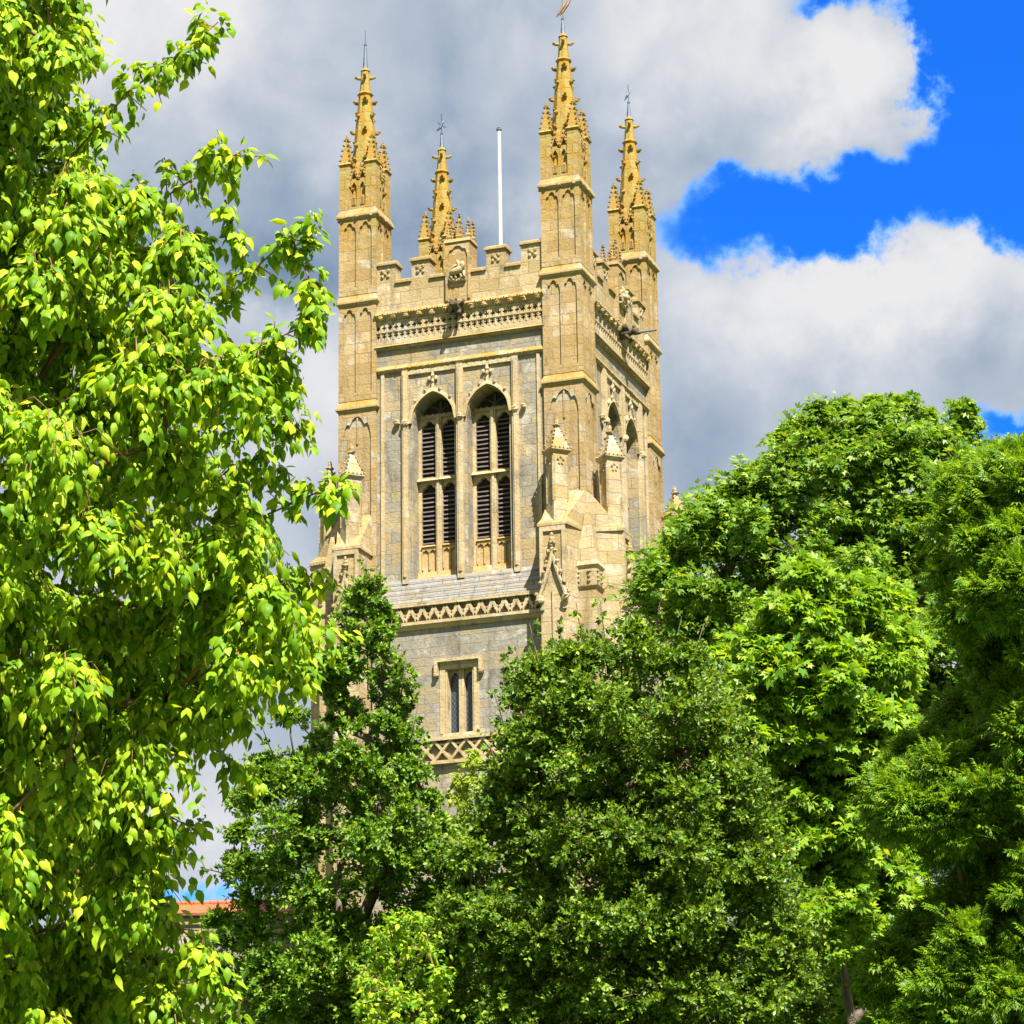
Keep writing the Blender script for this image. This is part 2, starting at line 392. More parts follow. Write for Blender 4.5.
def over_arch(mb, pts, ztop, y0, y1, soffit=True):
    """masonry between an arch curve and a level line, front at y0, back at y1"""
    for (xa, za), (xb, zb) in zip(pts, pts[1:]):
        mb.add([(xa, y0, za), (xb, y0, zb), (xb, y0, ztop), (xa, y0, ztop)], [(0, 1, 2, 3)])
        if soffit: mb.add([(xa, y0, za), (xa, y1, za), (xb, y1, zb), (xb, y0, zb)], [(0, 1, 2, 3)])
    xa, xb = pts[0][0], pts[-1][0]
    mb.add([(xa, y0, ztop), (xb, y0, ztop), (xb, y1, ztop), (xa, y1, ztop)], [(0, 1, 2, 3)])


# main masonry: core, the windowed shell on the front and the right side, plain on the others
REC = 0.85
core = MB()
core.box(-H + 1.15, H - 1.15, -H + 1.15, H - 1.15, 0, 33.2)
core.build('core', m_dark, tower)


def shell(windows):
    mb = MB(); y0, y1 = WP, -H + 1.14
    zt, zb = 31.4, 22.5
    xs = [-HW]
    if windows:
        for a, b in WINS: xs += [a, b]
    xs.append(HW)
    for i in range(0, len(xs), 2):
        mb.box(xs[i], xs[i + 1], y0, y1, zb, zt)
    if windows:
        for a, b in WINS:
            over_arch(mb, arch(a, b, Z_SPR, Z_APX, 20), zt - 0.002, y0, y1)
            mb.box(a, b, y0 + 0.003, y1, zb, 23.6)
    return mb.mesh('wall', m_wall)


sh_w = shell(True); sh_p = shell(False)
low = MB(); low.box(-HW, HW, LP, -H + 0.74, 19.45, 23.35)
lowm = MB()
# lower wall with the little two-light window cut in
OX, OZ0, OZ1 = 0.43, 19.52, 21.42
lowm.box(-HW, -OX, LP, -H + 0.74, 0, 23.4); lowm.box(OX, HW, LP, -H + 0.74, 0, 23.4)
lowm.box(-OX, OX, LP, -H + 0.74, 0, OZ0); lowm.box(-OX, OX, LP, -H + 0.74, OZ1, 23.4)
lowp = MB(); lowp.box(-HW, HW, LP, -H + 0.74, 0, 23.4)
low_w = lowm.mesh('lower_wall', m_low); low_p = lowp.mesh('lower_wall', m_low)
for k in range(4):
    link('wall', sh_w if k < 2 else sh_p, tower, rz=k * math.pi / 2)
    link('lower_wall', low_w if k == 0 else low_p, tower, rz=k * math.pi / 2)

# sloping sill course, steps of slabs
ss = MB()
for i in range(5):
    z0 = 23.42 + i * 0.165; y = LP - 0.05 + 0.30 * (i / 5.0)
    ss.add([(-HW, y, z0), (HW, y, z0), (HW, y + 0.07, z0 + 0.16), (-HW, y + 0.07, z0 + 0.16), (-HW, WP + 0.1, z0), (HW, WP + 0.1, z0), (HW, WP + 0.1, z0 + 0.16), (-HW, WP + 0.1, z0 + 0.16)],
           [(0, 1, 2, 3), (3, 2, 6, 7), (0, 4, 5, 1), (0, 3, 7, 4), (1, 5, 6, 2)])
ssm = ss.mesh('sloping_sill', m_slate)

# friezes


def ring_plate(mb, cx, cz, w, h, y0, y1, n=16, kind='quatre', s=0.36):
    """rectangular plate with a pierced flower hole"""
    out = []; inn = []
    for i in range(n):
        a = 2 * math.pi * (i + 0.5) / n; c, s_ = math.cos(a), math.sin(a); k = 1 / max(abs(c), abs(s_))
        out.append((cx + w / 2 * c * k, cz + h / 2 * s_ * k))
        r = s * (0.72 + 0.32 * math.cos(4 * a)) if kind == 'quatre' else s
        inn.append((cx + w * r * c, cz + h * r * s_))
    vs = [(x, y0, z) for x, z in out] + [(x, y0, z) for x, z in inn] + [(x, y1, z) for x, z in inn]
    fs = []
    for i in range(n):
        j = (i + 1) % n; fs += [(i, j, n + j, n + i), (n + i, n + j, 2 * n + j, 2 * n + i)]
    mb.add(vs, fs)


fz = MB(); FY = WP - 0.05
ncell = 28; cw = 2 * HW / ncell
for i in range(ncell):
    for j in range(2): ring_plate(fz, -HW + cw * (i + 0.5), 31.60 + 0.265 * (j + 0.5), cw, 0.265, FY, FY + 0.13, s=0.40)
    fz.box(-HW + cw * i - 0.016, -HW + cw * i + 0.016, FY - 0.025, FY - 0.001, 31.62, 32.11)
fz.box(-HW, HW, FY + 0.13, FY + 0.4, 31.40, 32.30)
fz.box(-HW, HW, FY - 0.015, FY + 0.128, 31.45, 31.60); fz.box(-HW, HW, FY - 0.015, FY + 0.128, 32.13, 32.2)
fz.box(-HW, HW, FY - 0.04, FY - 0.016, 31.848, 31.878)
fzm = fz.mesh('pierced_frieze', m_dress)
str_ = MB()
str_.hull4([(-HW, FY - 0.10), (HW, FY - 0.10), (HW, FY + 0.3), (-HW, FY + 0.3)], 31.38, [(-HW, FY - 0.02), (HW, FY - 0.02), (HW, FY + 0.3), (-HW, FY + 0.3)], 31.448)
str_.box(-HW, HW, FY - 0.06, FY + 0.3, 31.32, 31.378)
strm = str_.mesh('string_course', m_ledge)
co = MB()   # main cornice with carved bosses
CY = WP - 0.2
co.hull4([(-HW, WP - 0.05), (HW, WP - 0.05), (HW, WP + 0.3), (-HW, WP + 0.3)], 32.202, [(-HW, CY), (HW, CY), (HW, WP + 0.3), (-HW, WP + 0.3)], 32.36)
co.hull4([(-HW, CY), (HW, CY), (HW, WP + 0.3), (-HW, WP + 0.3)], 32.362, [(-HW, CY + 0.13), (HW, CY + 0.13), (HW, WP + 0.3), (-HW, WP + 0.3)], 32.50)
for i in range(13):
    x = -HW + 0.2 + i * (2 * HW - 0.4) / 12
    if abs(x) > 0.2: co.blob((x, CY + 0.06, 32.27), (0.10, 0.10, 0.085), 0.25, 7, 5)
for i in range(64):
    co.blob((-HW + (i + 0.5) * 2 * HW / 64, CY + 0.015, 32.38 + rnd.uniform(-0.01, 0.02)), (0.035, 0.03, 0.035), 0.3, 5, 4)
com = co.mesh('cornice', m_ledge)
st2 = MB()  # hood string above the belfry windows
st2.hull4([(-HW, WP - 0.12), (HW, WP - 0.12), (HW, WP + 0.1), (-HW, WP + 0.1)], 30.66, [(-HW, WP - 0.03), (HW, WP - 0.03), (HW, WP + 0.1), (-HW, WP + 0.1)], 30.80)
st2.hull4([(-HW, WP - 0.05), (HW, WP - 0.05), (HW, WP + 0.1), (-HW, WP + 0.1)], 30.58, [(-HW, WP - 0.12), (HW, WP - 0.12), (HW, WP + 0.1), (-HW, WP + 0.1)], 30.658)
for i in range(26):
    st2.blob((-HW + (i + 0.5) * 2 * HW / 26 + rnd.uniform(-.03, .03), WP - 0.10, 30.66), (0.05, 0.035, 0.035), 0.3, 5, 4)
st2m = st2.mesh('string_course', m_ledge)
lf = MB(); LY = LP - 0.03   # lozenge frieze under the sill
zt, zb = 23.30, 22.86; nl = 15; lw = 2 * HW / nl
lf.box(-HW, HW, LP - 0.19, LP + 0.1, zt, zt + 0.10); lf.box(-HW, HW, LP - 0.16, LP + 0.1, zb - 0.09, zb)
lf.hull4([(-HW, LP - 0.02), (HW, LP - 0.02), (HW, LP + 0.1), (-HW, LP + 0.1)], zb - 0.20, [(-HW, LP - 0.12), (HW, LP - 0.12), (HW, LP + 0.1), (-HW, LP + 0.1)], zb - 0.092)
for i in range(nl * 2 + 1):
    x = -HW + i * lw / 2
    if i < nl * 2:
        a, b = ((x, zt), (x + lw / 2, zb)) if i % 2 else ((x, zb), (x + lw / 2, zt))
        lf.bar(a, b, 0.07, LP - 0.14, LP - 0.001)
        lf.bar((x + lw / 4 - 0.07, (zt + zb) / 2), (x + lw / 4 + 0.07, (zt + zb) / 2), 0.05, LP - 0.13, LP - 0.0015)
for i in range(nl):
    x = -HW + (i + 0.5) * lw
    lf.bar((x - lw * 0.26, zb + 0.13), (x, zb + 0.36), 0.05, LP - 0.135, LP - 0.0012); lf.bar((x + lw * 0.26, zb + 0.13), (x, zb + 0.36), 0.05, LP - 0.1353, LP - 0.0012)
lfm = lf.mesh('lozenge_frieze', m_dress)
lx = MB(); zt, zb = 19.36, 18.80; nx = 11; xw = 2 * HW / nx   # crossed lattice frieze
lx.box(-HW, HW, LP - 0.19, LP + 0.1, zt, zt + 0.09); lx.box(-HW, HW, LP - 0.16, LP + 0.1, zb - 0.1, zb)
for i in range(nx):
    x = -HW + i * xw
    lx.bar((x, zb), (x + xw, zt), 0.075, LP - 0.14, LP - 0.001); lx.bar((x, zt), (x + xw, zb), 0.075, LP - 0.1403, LP - 0.0012)
    lx.bar((x + xw / 2 - 0.09, zt - 0.1), (x + xw / 2 + 0.09, zt - 0.1), 0.05, LP - 0.12, LP - 0.0015)
lxm = lx.mesh('lattice_frieze', m_dress)

# battlemented parapet
pa = MB(); PY0, PY1 = WP - 0.02, WP + 0.42
pa.box(-HW, HW, PY0, PY1, 32.45, 33.36)
MER = ((-HW, -2.02), (-1.50, -0.93), (0.86, 1.44), (1.94, HW))


def coping(mb, x0, x1, z, e=0.05, el=0.05, er=0.05):
    mb.hull4([(x0 - el, PY0 - 0.07), (x1 + er, PY0 - 0.07), (x1 + er, PY1 + 0.05), (x0 - el, PY1 + 0.05)], z + 0.003,
             [(x0 - el, PY0 - 0.07), (x1 + er, PY0 - 0.07), (x1 + er, PY1 + 0.05), (x0 - el, PY1 + 0.05)], z + 0.07)
    mb.hull4([(x0 - el, PY0 - 0.07), (x1 + er, PY0 - 0.07), (x1 + er, PY1 + 0.05), (x0 - el, PY1 + 0.05)], z + 0.072,
             [(x0, PY0 + 0.1), (x1, PY0 + 0.1), (x1, PY1 - 0.1), (x0, PY1 - 0.1)], z + 0.17)


cops = []
for a, b in MER:
    pa.box(a, b, PY0, PY1, 33.362, 33.98)
    cop = MB(); cops.append(cop); coping(cop, a, b, 33.98, el=0.05 if a > -2 else 0, er=0.05 if b < 2.5 else 0)
    cx = (a + b) / 2
    for q in range(5):   # carved square flower
        dx, dz = ((0, 0), (-1, -1), (1, -1), (-1, 1), (1, 1))[q]
        pa.blob((cx + dx * 0.085, PY0 - 0.01, 33.72 + dz * 0.085), (0.065, 0.05, 0.065), 0.2, 7, 4)
for a, b in ((-2.02, -1.50), (-0.93, -0.40), (0.36, 0.86), (1.44, 1.94)):
    cop = MB(); cops.append(cop); coping(cop, a, b, 33.362, el=-0.003, er=-0.003)
pam = pa.mesh('battlement', m_but)
copms = [c_.mesh('coping', m_ledge) for c_ in cops]
# the middle niche block with three little pinnacles
ni = MB(); NX, NY = 0.38, WP - 0.10
ni.box(-NX, NX, NY, PY1 + 0.05, 32.5, 34.34)
ni.box(-NX, -NX + 0.07, NY - 0.05, NY - 0.001, 32.55, 34.34); ni.box(NX - 0.07, NX, NY - 0.05, NY - 0.001, 32.55, 34.34)
over_arch(ni, arch(-NX + 0.07, NX - 0.07, 33.92, 34.22, 14, 0.22), 34.34, NY - 0.05, NY - 0.001)
ni.hull4([(-NX - 0.04, NY - 0.09), (NX + 0.04, NY - 0.09), (NX + 0.04, PY1 + 0.08), (-NX - 0.04, PY1 + 0.08)], 34.342, [(-NX, NY - 0.03), (NX, NY - 0.03), (NX, PY1 + 0.03), (-NX, PY1 + 0.03)], 34.46)


def pinnacle(mb, x, y, z0, zc, zt, r, crock=4, n=4, rot=math.pi / 4, cr=0.05, cap=True):
    """slender shaft, moulded cap and crocketed spirelet"""
    if zc > z0:
        mb.frust(x, y, z0, zc, r, r, n, rot)
    if cap: mb.frust(x, y, zc - 0.05, zc, r * 1.02, r * 1.28, n, rot); mb.frust(x, y, zc + 0.001, zc + 0.06, r * 1.28, r * 1.0, n, rot)
    mb.frust(x, y, zc + 0.061, zt - 0.08, r * 0.92, r * 0.16, n, rot)
    for i in range(crock):
        t = (i + 0.35) / crock; rr = r * (0.92 - 0.76 * t) + cr * 0.3; z = zc + 0.1 + (zt - 0.14 - zc) * t
        for k in range(n):
            a = rot + 2 * math.pi * k / n
            mb.blob((x + rr * math.cos(a), y + rr * math.sin(a), z), (cr, cr, cr * 0.8), 0.25, 5, 4)
    mb.blob((x, y, zt - 0.07), (cr * 1.3, cr * 1.3, cr), 0.15, 6, 4); mb.blob((x, y, zt), (cr * 0.7, cr * 0.7, cr * 1.3), 0.1, 5, 4)


for x, y, zt in ((-NX + 0.08, NY + 0.1, 35.1), (0.0, NY + 0.12, 35.35), (NX - 0.08, NY + 0.1, 35.1), (NX - 0.06, PY1 - 0.1, 35.15), (-NX + 0.08, PY1 - 0.1, 35.1)):
    pinnacle(ni, x, y, 34.4, 34.56, zt, 0.085 if x else 0.10, 4, 4, math.pi / 4, 0.032)
nim = ni.mesh('niche', m_tur)
ca = MB()   # weathered carved beast in the niche
ca.tube([(-0.22, NY - 0.05, 33.32), (-0.16, NY - 0.10, 33.38), (0.02, NY - 0.12, 33.40), (0.14, NY - 0.13, 33.46), (0.2, NY - 0.12, 33.6), (0.17, NY - 0.16, 33.66)], [0.05, 0.10, 0.11, 0.11, 0.08, 0.05], 8)
ca.tube([(-0.2, NY - 0.06, 33.42), (-0.12, NY - 0.07, 33.58), (0.0, NY - 0.06, 33.62)], [0.05, 0.05, 0.03], 6)
ca.tube([(0.02, NY - 0.06, 33.45), (0.06, NY - 0.08, 33.66), (-0.02, NY - 0.06, 33.76)], [0.06, 0.06, 0.03], 6)
for x in (-0.2, -0.07, 0.1, 0.2): ca.tube([(x, NY - 0.09, 33.38), (x + 0.02, NY - 0.11, 33.27), (x + 0.05, NY - 0.13, 33.17)], [0.05, 0.04, 0.04], 6)
for i in range(10): ca.blob((-0.22 + 0.048 * i, NY - 0.05, 33.14 + rnd.uniform(-0.02, 0.02)), (0.06, 0.08, 0.05), 0.35, 7, 5)
cam_ = ca.mesh('carved_beast', m_dress, True)
# gargoyle
ga = MB()
def gp_(y, z): return WP - 0.05 - y * 0.55, z - 0.16
def gt(x, pts, rad, n): ga.tube([(x_ * 0.75, *gp_(y, z)) for x_, y, z in pts], [r * 0.8 for r in rad], n)
gt(0, [(0, 0, 32.36), (0, 0.35, 32.40), (0, 0.62, 32.44), (0, 0.80, 32.44)], [0.2, 0.19, 0.15, 0.12], 8)
ga.blob((0, *gp_(0.88, 32.43)), (0.14, 0.14, 0.12), 0.2, 8, 6); ga.blob((0, *gp_(1.06, 32.36)), (0.08, 0.09, 0.05), 0.1, 7, 5)
for s in (-1, 1):
    q = [(0.10, 0.15, 32.47), (0.12, 0.6, 32.47), (0.34, 0.5, 32.80), (0.27, 0.2, 32.66), (0.13, 0.15, 32.42), (0.15, 0.6, 32.42), (0.37, 0.5, 32.77), (0.30, 0.2, 32.63)]
    ga.add([(s * x * 0.75, *gp_(y, 32.42 + (z - 32.42) * 0.6)) for x, y, z in q], [(0, 1, 2, 3), (7, 6, 5, 4), (0, 4, 5, 1), (1, 5, 6, 2), (2, 6, 7, 3), (3, 7, 4, 0)])
    ga.blob((s * 0.09, *gp_(0.84, 32.56)), (0.035, 0.05, 0.06), 0.1, 5, 4)
    gt(0, [(s * 0.14, 0.4, 32.30), (s * 0.17, 0.6, 32.18), (s * 0.15, 0.7, 32.2)], [0.07, 0.06, 0.05], 6)
gam = ga.mesh('gargoyle', m_soot_shade, True)
sp_ = MB(); sp_.tube([(0, WP - 0.6, 32.22), (0, WP - 1.2, 32.22)], [0.038, 0.038], 8); spm = sp_.mesh('rain_spout', m_lead)

for k in range(4):
    a = k * math.pi / 2
    for nm, me in (('sloping_sill', ssm), ('pierced_frieze', fzm), ('string_course', strm), ('cornice', com), ('string_course', st2m), ('lozenge_frieze', lfm), ('lattice_frieze', lxm)):
        if k < 2 or nm in ('cornice',): link(nm, me, tower, rz=a)
    b = link('battlement', pam, tower, rz=a)
    for cm in copms: link('coping', cm, b)
    n_ = link('niche', nim, tower, rz=a)
    if k < 2:
        link('carved_beast', cam_, n_)
        gg = link('gargoyle', gam, tower, rz=a)
        if k == 1: link('rain_spout', spm, gg)
roof = MB(); roof.box(-H + 0.4, H - 0.4, -H + 0.4, H - 0.4, 32.9, 33.0); roof.build('roof', m_lead, tower)

# belfry windows
TY0, TY1 = WP + 0.44, WP + 0.60    # tracery front / back


def window_meshes(x0, x1):
    cx = (x0 + x1) / 2; fr = MB()
    lo, hi = x0 + 0.10, x1 - 0.0
    lo, hi = x0 + 0.09, x1 - 0.09
    mw = 0.085
    zs = Z_SPR + 0.24
    TRm = 27.29
    # splayed jamb stones, mullion, transom, heads
    for a, b in ((x0, lo), (hi, x1)): fr.box(a + 0.001 if a == x0 else a, b if b != x1 else b - 0.001, TY0, TY1, 24.3, zs)
    fr.box(cx - mw, cx + mw, TY0 - 0.08, TY1, 24.3, zs)
    fr.box(cx - mw * 0.45, cx + mw * 0.45, TY0 - 0.12, TY0 - 0.081, 24.3, zs)
    for a, b in ((lo, cx - mw), (cx + mw, hi)):
        over_arch(fr, arch(a, b, zs - 0.36, zs - 0.05, 18, 0.20), zs, TY0 + 0.002, TY1 - 0.01)
        over_arch(fr, arch(a, b, TRm - 0.40, TRm - 0.10, 18, 0.24), TRm - 0.05, TY0 + 0.002, TY1 - 0.01)
    fr.hull4([(x0 + .003, TY0 - 0.10), (x1 - .003, TY0 - 0.10), (x1 - .003, TY1), (x0 + .003, TY1)], zs + 0.002, [(x0 + .003, TY0 - 0.02), (x1 - .003, TY0 - 0.02), (x1 - .003, TY1), (x0 + .003, TY1)], zs + 0.12)
    fr.hull4([(x0 + .003, TY0 - 0.17), (x1 - .003, TY0 - 0.17), (x1 - .003, TY1), (x0 + .003, TY1)], TRm - 0.048, [(x0 + .003, TY0 - 0.06), (x1 - .003, TY0 - 0.06), (x1 - .003, TY1), (x0 + .003, TY1)], TRm + 0.06)
    for i in range(7): fr.blob((lo + 0.02 + (hi - lo - 0.04) * i / 6, TY0 - 0.05, zs + 0.10), (0.035, 0.03, 0.04), 0.2, 5, 4)
    # tracery ribs in the head, shade put into their dark colour
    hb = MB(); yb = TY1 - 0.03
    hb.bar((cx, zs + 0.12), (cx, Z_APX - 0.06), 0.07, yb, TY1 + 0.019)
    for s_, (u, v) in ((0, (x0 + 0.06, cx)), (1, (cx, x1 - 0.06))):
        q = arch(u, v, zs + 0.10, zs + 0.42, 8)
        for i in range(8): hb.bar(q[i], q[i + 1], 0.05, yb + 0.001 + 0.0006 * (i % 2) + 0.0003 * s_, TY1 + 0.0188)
    hbm = hb.mesh('head_tracery', m_soot_shade)
    frm = fr.mesh('tracery', m_dress)
    sl = MB()   # panelled, stepped sill
    for a, b in ((lo, cx - mw), (cx + mw, hi)):
        sl.box(a, b, TY0 + 0.03, TY1, 24.30, 25.28)
        sl.hull4([(a, TY0 - 0.06), (b, TY0 - 0.06), (b, TY1), (a, TY1)], 25.282, [(a, TY0 + 0.02), (b, TY0 + 0.02), (b, TY1), (a, TY1)], 25.35)
        mid = (a + b) / 2
        for q in (a + 0.02, mid, b - 0.02): sl.box(q - 0.018, q + 0.018, TY0 - 0.02, TY0 + 0.029, 24.60, 25.12)
        for u, v in ((a + 0.02, mid), (mid, b - 0.02)): over_arch(sl, arch(u, v, 25.08, 25.20, 8, 0.3), 25.275, TY0 - 0.02, TY0 + 0.029)
    for i in range(3):
        z0 = 24.52 - i * 0.22
        y = TY0 - 0.07 - i * 0.14
        sl.hull4([(x0 + .004, y - 0.05), (x1 - .004, y - 0.05), (x1 - .004, TY1), (x0 + .004, TY1)], z0 - 0.21, [(x0 + .004, y), (x1 - .004, y), (x1 - .004, TY1), (x0 + .004, TY1)], z0)
    slm = sl.mesh('sill', m_win)
    lvs = []
    for a, b in ((lo, cx - mw), (cx + mw, hi)):
        for z0, z1, n in ((27.34, zs - 0.2, 12), (25.35, TRm - 0.3, 12)):
            lv = MB(); lvs.append(lv)
            for i in range(n):
                z = z0 + 0.04 + (z1 - z0) * i / n
                y = TY0 + 0.05
                j = rnd.uniform(-.008, .008); r_ = rnd.uniform(.055, .08)
                lv.add([(a - .02, y, z + j), (b + .02, y, z - j), (b + .02, y + 0.13, z + r_), (a - .02, y + 0.13, z + r_), (a - .02, y + 0.004, z + j + 0.035), (b + .02, y + 0.004, z - j + 0.035), (b + .02, y + 0.13, z + r_ + 0.03), (a - .02, y + 0.13, z + r_ + 0.03)],
                       [(0, 1, 5, 4), (4, 5, 6, 7), (3, 2, 1, 0), (0, 4, 7, 3), (1, 2, 6, 5)])
    lvm = [q.mesh('louvre', m_louv) for q in lvs]
    hd = MB()   # hood mould and finial shaft
    o = arch(x0 - 0.02, x1 + 0.02, Z_SPR, Z_APX + 0.02, 20); p = arch(x0 - 0.13, x1 + 0.13, Z_SPR, Z_APX + 0.14, 20)
    for i in range(20):
        a, b, c, d = o[i], o[i + 1], p[i + 1], p[i]; y = WP - 0.09
        hd.add([(a[0], y, a[1]), (b[0], y, b[1]), (c[0], y + 0.02, c[1]), (d[0], y + 0.02, d[1]), (a[0], WP + 0.05, a[1]), (b[0], WP + 0.05, b[1]), (c[0], WP + 0.05, c[1]), (d[0], WP + 0.05, d[1])],
               [(0, 1, 2, 3), (0, 4, 5, 1), (3, 2, 6, 7)])
    for i in (3, 7, 13, 17): hd.blob((p[i][0], WP - 0.09, p[i][1] + 0.02), (0.055, 0.045, 0.055), 0.25, 6, 4)
    hd.box(cx - 0.04, cx + 0.04, WP - 0.06, WP - 0.001, Z_APX + 0.14, 30.57)
    for dx, dz in ((-0.11, 0.42), (0.11, 0.42), (0, 0.5), (0, 0.36)): hd.blob((cx + dx, WP - 0.06, Z_APX + dz), (0.06, 0.05, 0.075), 0.2, 6, 4)
    hdm = hd.mesh('hood_mould', m_dress)
    bk = MB(); bk.box(x0 - 0.02, x1 + 0.02, TY1 + 0.02, TY1 + 0.06, 24.3, Z_APX + 0.1); bkm = bk.mesh('shade_backing', m_backing)  # backing panel whose dark tone stands in for shade under the arch
    return frm, slm, lvm, hdm, bkm, hbm


wms = [window_meshes(a, b) for a, b in WINS]
st3 = MB()   # pilaster strips between and beside the windows
for x, w_ in ((-1.70, 0.09), (0.005, 0.10), (1.71, 0.09)):
    st3.box(x - w_, x + w_, WP - 0.11, WP - 0.001, 24.1 if x else 24.2, 30.575)
    st3.box(x - w_ * 0.4, x + w_ * 0.4, WP - 0.15, WP - 0.111, 24.3, 30.5)
    st3.blob((x, WP - 0.13, Z_SPR + 0.02), (0.12, 0.1, 0.12), 0.25, 7, 5)
for x in (-2.42, 2.42): st3.box(x - 0.05, x + 0.05, WP - 0.06, WP - 0.001, 24.2, 30.57)
for x in (-1.96, 1.96): st3.blob((x, WP - 0.08, 29.0), (0.09, 0.1, 0.11), 0.25, 7, 5)
for x0, x1 in ((-1.61, -0.095), (0.105, 1.62)):
    cx = (x0 + x1) / 2
    for a, b in ((x0, cx - 0.045), (cx + 0.045, x1)): st3.box(a, b, WP - 0.07, WP - 0.001, 30.44, 30.574)
st3m = st3.mesh('pilaster_strips', m_dress)
for k in range(2):
    a = k * math.pi / 2
    link('pilaster_strips', st3m, tower, rz=a)
    for (frm, slm, lvm, hdm, bkm, hbm) in wms:
        w = link('belfry_window', frm, tower, rz=a)
        link('sill', slm, w); [link('louvre', q, w) for q in lvm]; link('hood_mould', hdm, w); link('shade_backing', bkm, w); link('head_tracery', hbm, w)

# little two-light window
sw = MB()
Y0 = LP + 0.22
sw.box(-OX + 0.001, -OX + 0.05, LP + 0.02, LP + 0.42, OZ0, OZ1 - 0.001); sw.box(OX - 0.05, OX - 0.001, LP + 0.02, LP + 0.42, OZ0, OZ1 - 0.001)
sw.box(-0.075, 0.075, LP + 0.14, LP + 0.42, OZ0 + 0.05, OZ1 - 0.003)
for a, b in ((-OX + 0.05, -0.075), (0.075, OX - 0.05)): over_arch(sw, arch(a, b, OZ1 - 0.26, OZ1 - 0.05, 12, 0.12), OZ1 - 0.004, LP + 0.22, LP + 0.40)
sw.hull4([(-OX - 0.12, LP - 0.06), (OX + 0.12, LP - 0.06), (OX + 0.12, LP + 0.3), (-OX - 0.12, LP + 0.3)], OZ0 - 0.13, [(-OX - 0.05, LP - 0.03), (OX + 0.05, LP - 0.03), (OX + 0.05, LP + 0.3), (-OX - 0.05, LP + 0.3)], OZ0 + 0.052)
for a, b in ((-OX - 0.16, -OX - 0.002), (OX + 0.002, OX + 0.16)): sw.box(a, b, LP - 0.015, LP + 0.02, OZ0 + 0.053, OZ1 + 0.1)
sw.box(-OX - 0.16, OX + 0.16, LP - 0.016, LP + 0.02, OZ1 + 0.002, OZ1 + 0.2)
swo = sw.build('small_window', m_dress, tower)
lb = MB()
lb.box(-0.62, 0.62, LP - 0.14, LP + 0.02, OZ1 + 0.202, OZ1 + 0.30)
for s in (-1, 1):
    lb.box(*sorted((s * 0.62, s * 0.72)), LP - 0.14, LP + 0.02, OZ1 - 0.10, OZ1 + 0.30); lb.blob((s * 0.68, LP - 0.08, OZ1 - 0.16), (0.09, 0.09, 0.07), 0.2, 7, 5)
lb.build('label_mould', m_dress, swo)
gl = MB(); gl.box(-OX + 0.04, OX - 0.04, LP + 0.32, LP + 0.34, OZ0, OZ1 - 0.02); gl.build('leaded_glass', m_glass, swo)

# ---- turrets: built once round their own axis, four copies
t2 = T / 2
BANDS = (29.60, 32.92, 35.68)


def band_mesh(mb, z, r, e=0.075):
    q = lambda k: [(-k, -k), (k, -k), (k, k), (-k, k)]
    mb.hull4(q(r + 0.01), z - 0.10, q(r + e), z - 0.03); mb.hull4(q(r + e), z - 0.029, q(r + e), z + 0.02); mb.hull4(q(r + e), z + 0.021, q(r - 0.02), z + 0.24)


def rot4(src, k):
    c, s = round(math.cos(k * math.pi / 2)), round(math.sin(k * math.pi / 2))
    return [(x * c - y * s, x * s + y * c, z) for x, y, z in src]


def four(fn):
    one = MB(); fn(one); res = MB()
    for k in range(4): res.add(rot4(one.v, k), one.f)
    return res


tb = MB(); tb.box(-t2 + 0.06, t2 - 0.06, -t2 + 0.06, t2 - 0.06, 0, 35.6)
turret_body = tb.mesh('turret', m_tur)


def face_panels(mb):
    y0, y1 = -t2, -t2 + 0.06
    # corner posts belong to each face; mitre by leaving the last bit to the neighbour
    def post(x0, x1, z0, z1): mb.box(x0, x1, y0, y1 - 0.001, z0, z1)
    # stage below the first band: one broad cusped panel
    post(-t2, -t2 + 0.16, 0, 29.5); post(t2 - 0.16, t2 - 0.0605, 0, 29.5)
    over_arch(mb, arch(-t2 + 0.16, t2 - 0.16, 28.78, 29.34, 22, 0.30), 29.5, y0 + 0.004, y1 - 0.002)
    mb.bar((0, 28.5), (0, 29.35), 0.05, y0 + 0.02, y1 - 0.003)
    mb.box(-t2 + 0.16, t2 - 0.16, y0 + 0.002, y1 - 0.002, 0, 25.55)
    # two stages of paired panels
    for z0, z1, sh in ((29.84, 32.82, 0.0), (33.16, 35.58, 0.0)):
        m = 0.0
        for a, b in ((-t2, -t2 + 0.14), (-0.05, 0.05), (t2 - 0.14, t2 - 0.0605)): post(a, b, z0, z1)
        for a, b in ((-t2 + 0.14, -0.05), (0.05, t2 - 0.14)):
            over_arch(mb, arch(a, b, z1 - 0.42, z1 - 0.10, 16, 0.38), z1, y0 + 0.006, y1 - 0.002)
        mb.box(-t2 + 0.14, t2 - 0.14, y0 + 0.003, y1 - 0.0025, z0, z0 + 0.25)


panels = four(face_panels).mesh('blind_panels', m_tur)
bands = []
for z in BANDS:
    bandmb = MB(); band_mesh(bandmb, z, t2)
    if z == BANDS[2]:
        for k in range(4):
            for i in range(3): bandmb.blob(rot4([(-t2 + 0.15 + i * (T - 0.3) / 2, -t2 - 0.06, z - 0.04)], k)[0], (0.07, 0.05, 0.05), 0.2, 6, 4)
    bands.append(bandmb.mesh('band_course', m_ledge))
# open top stage
top = MB()
r3 = t2 - 0.025
top.box(-r3, r3, -r3, r3, 35.70, 36.0)


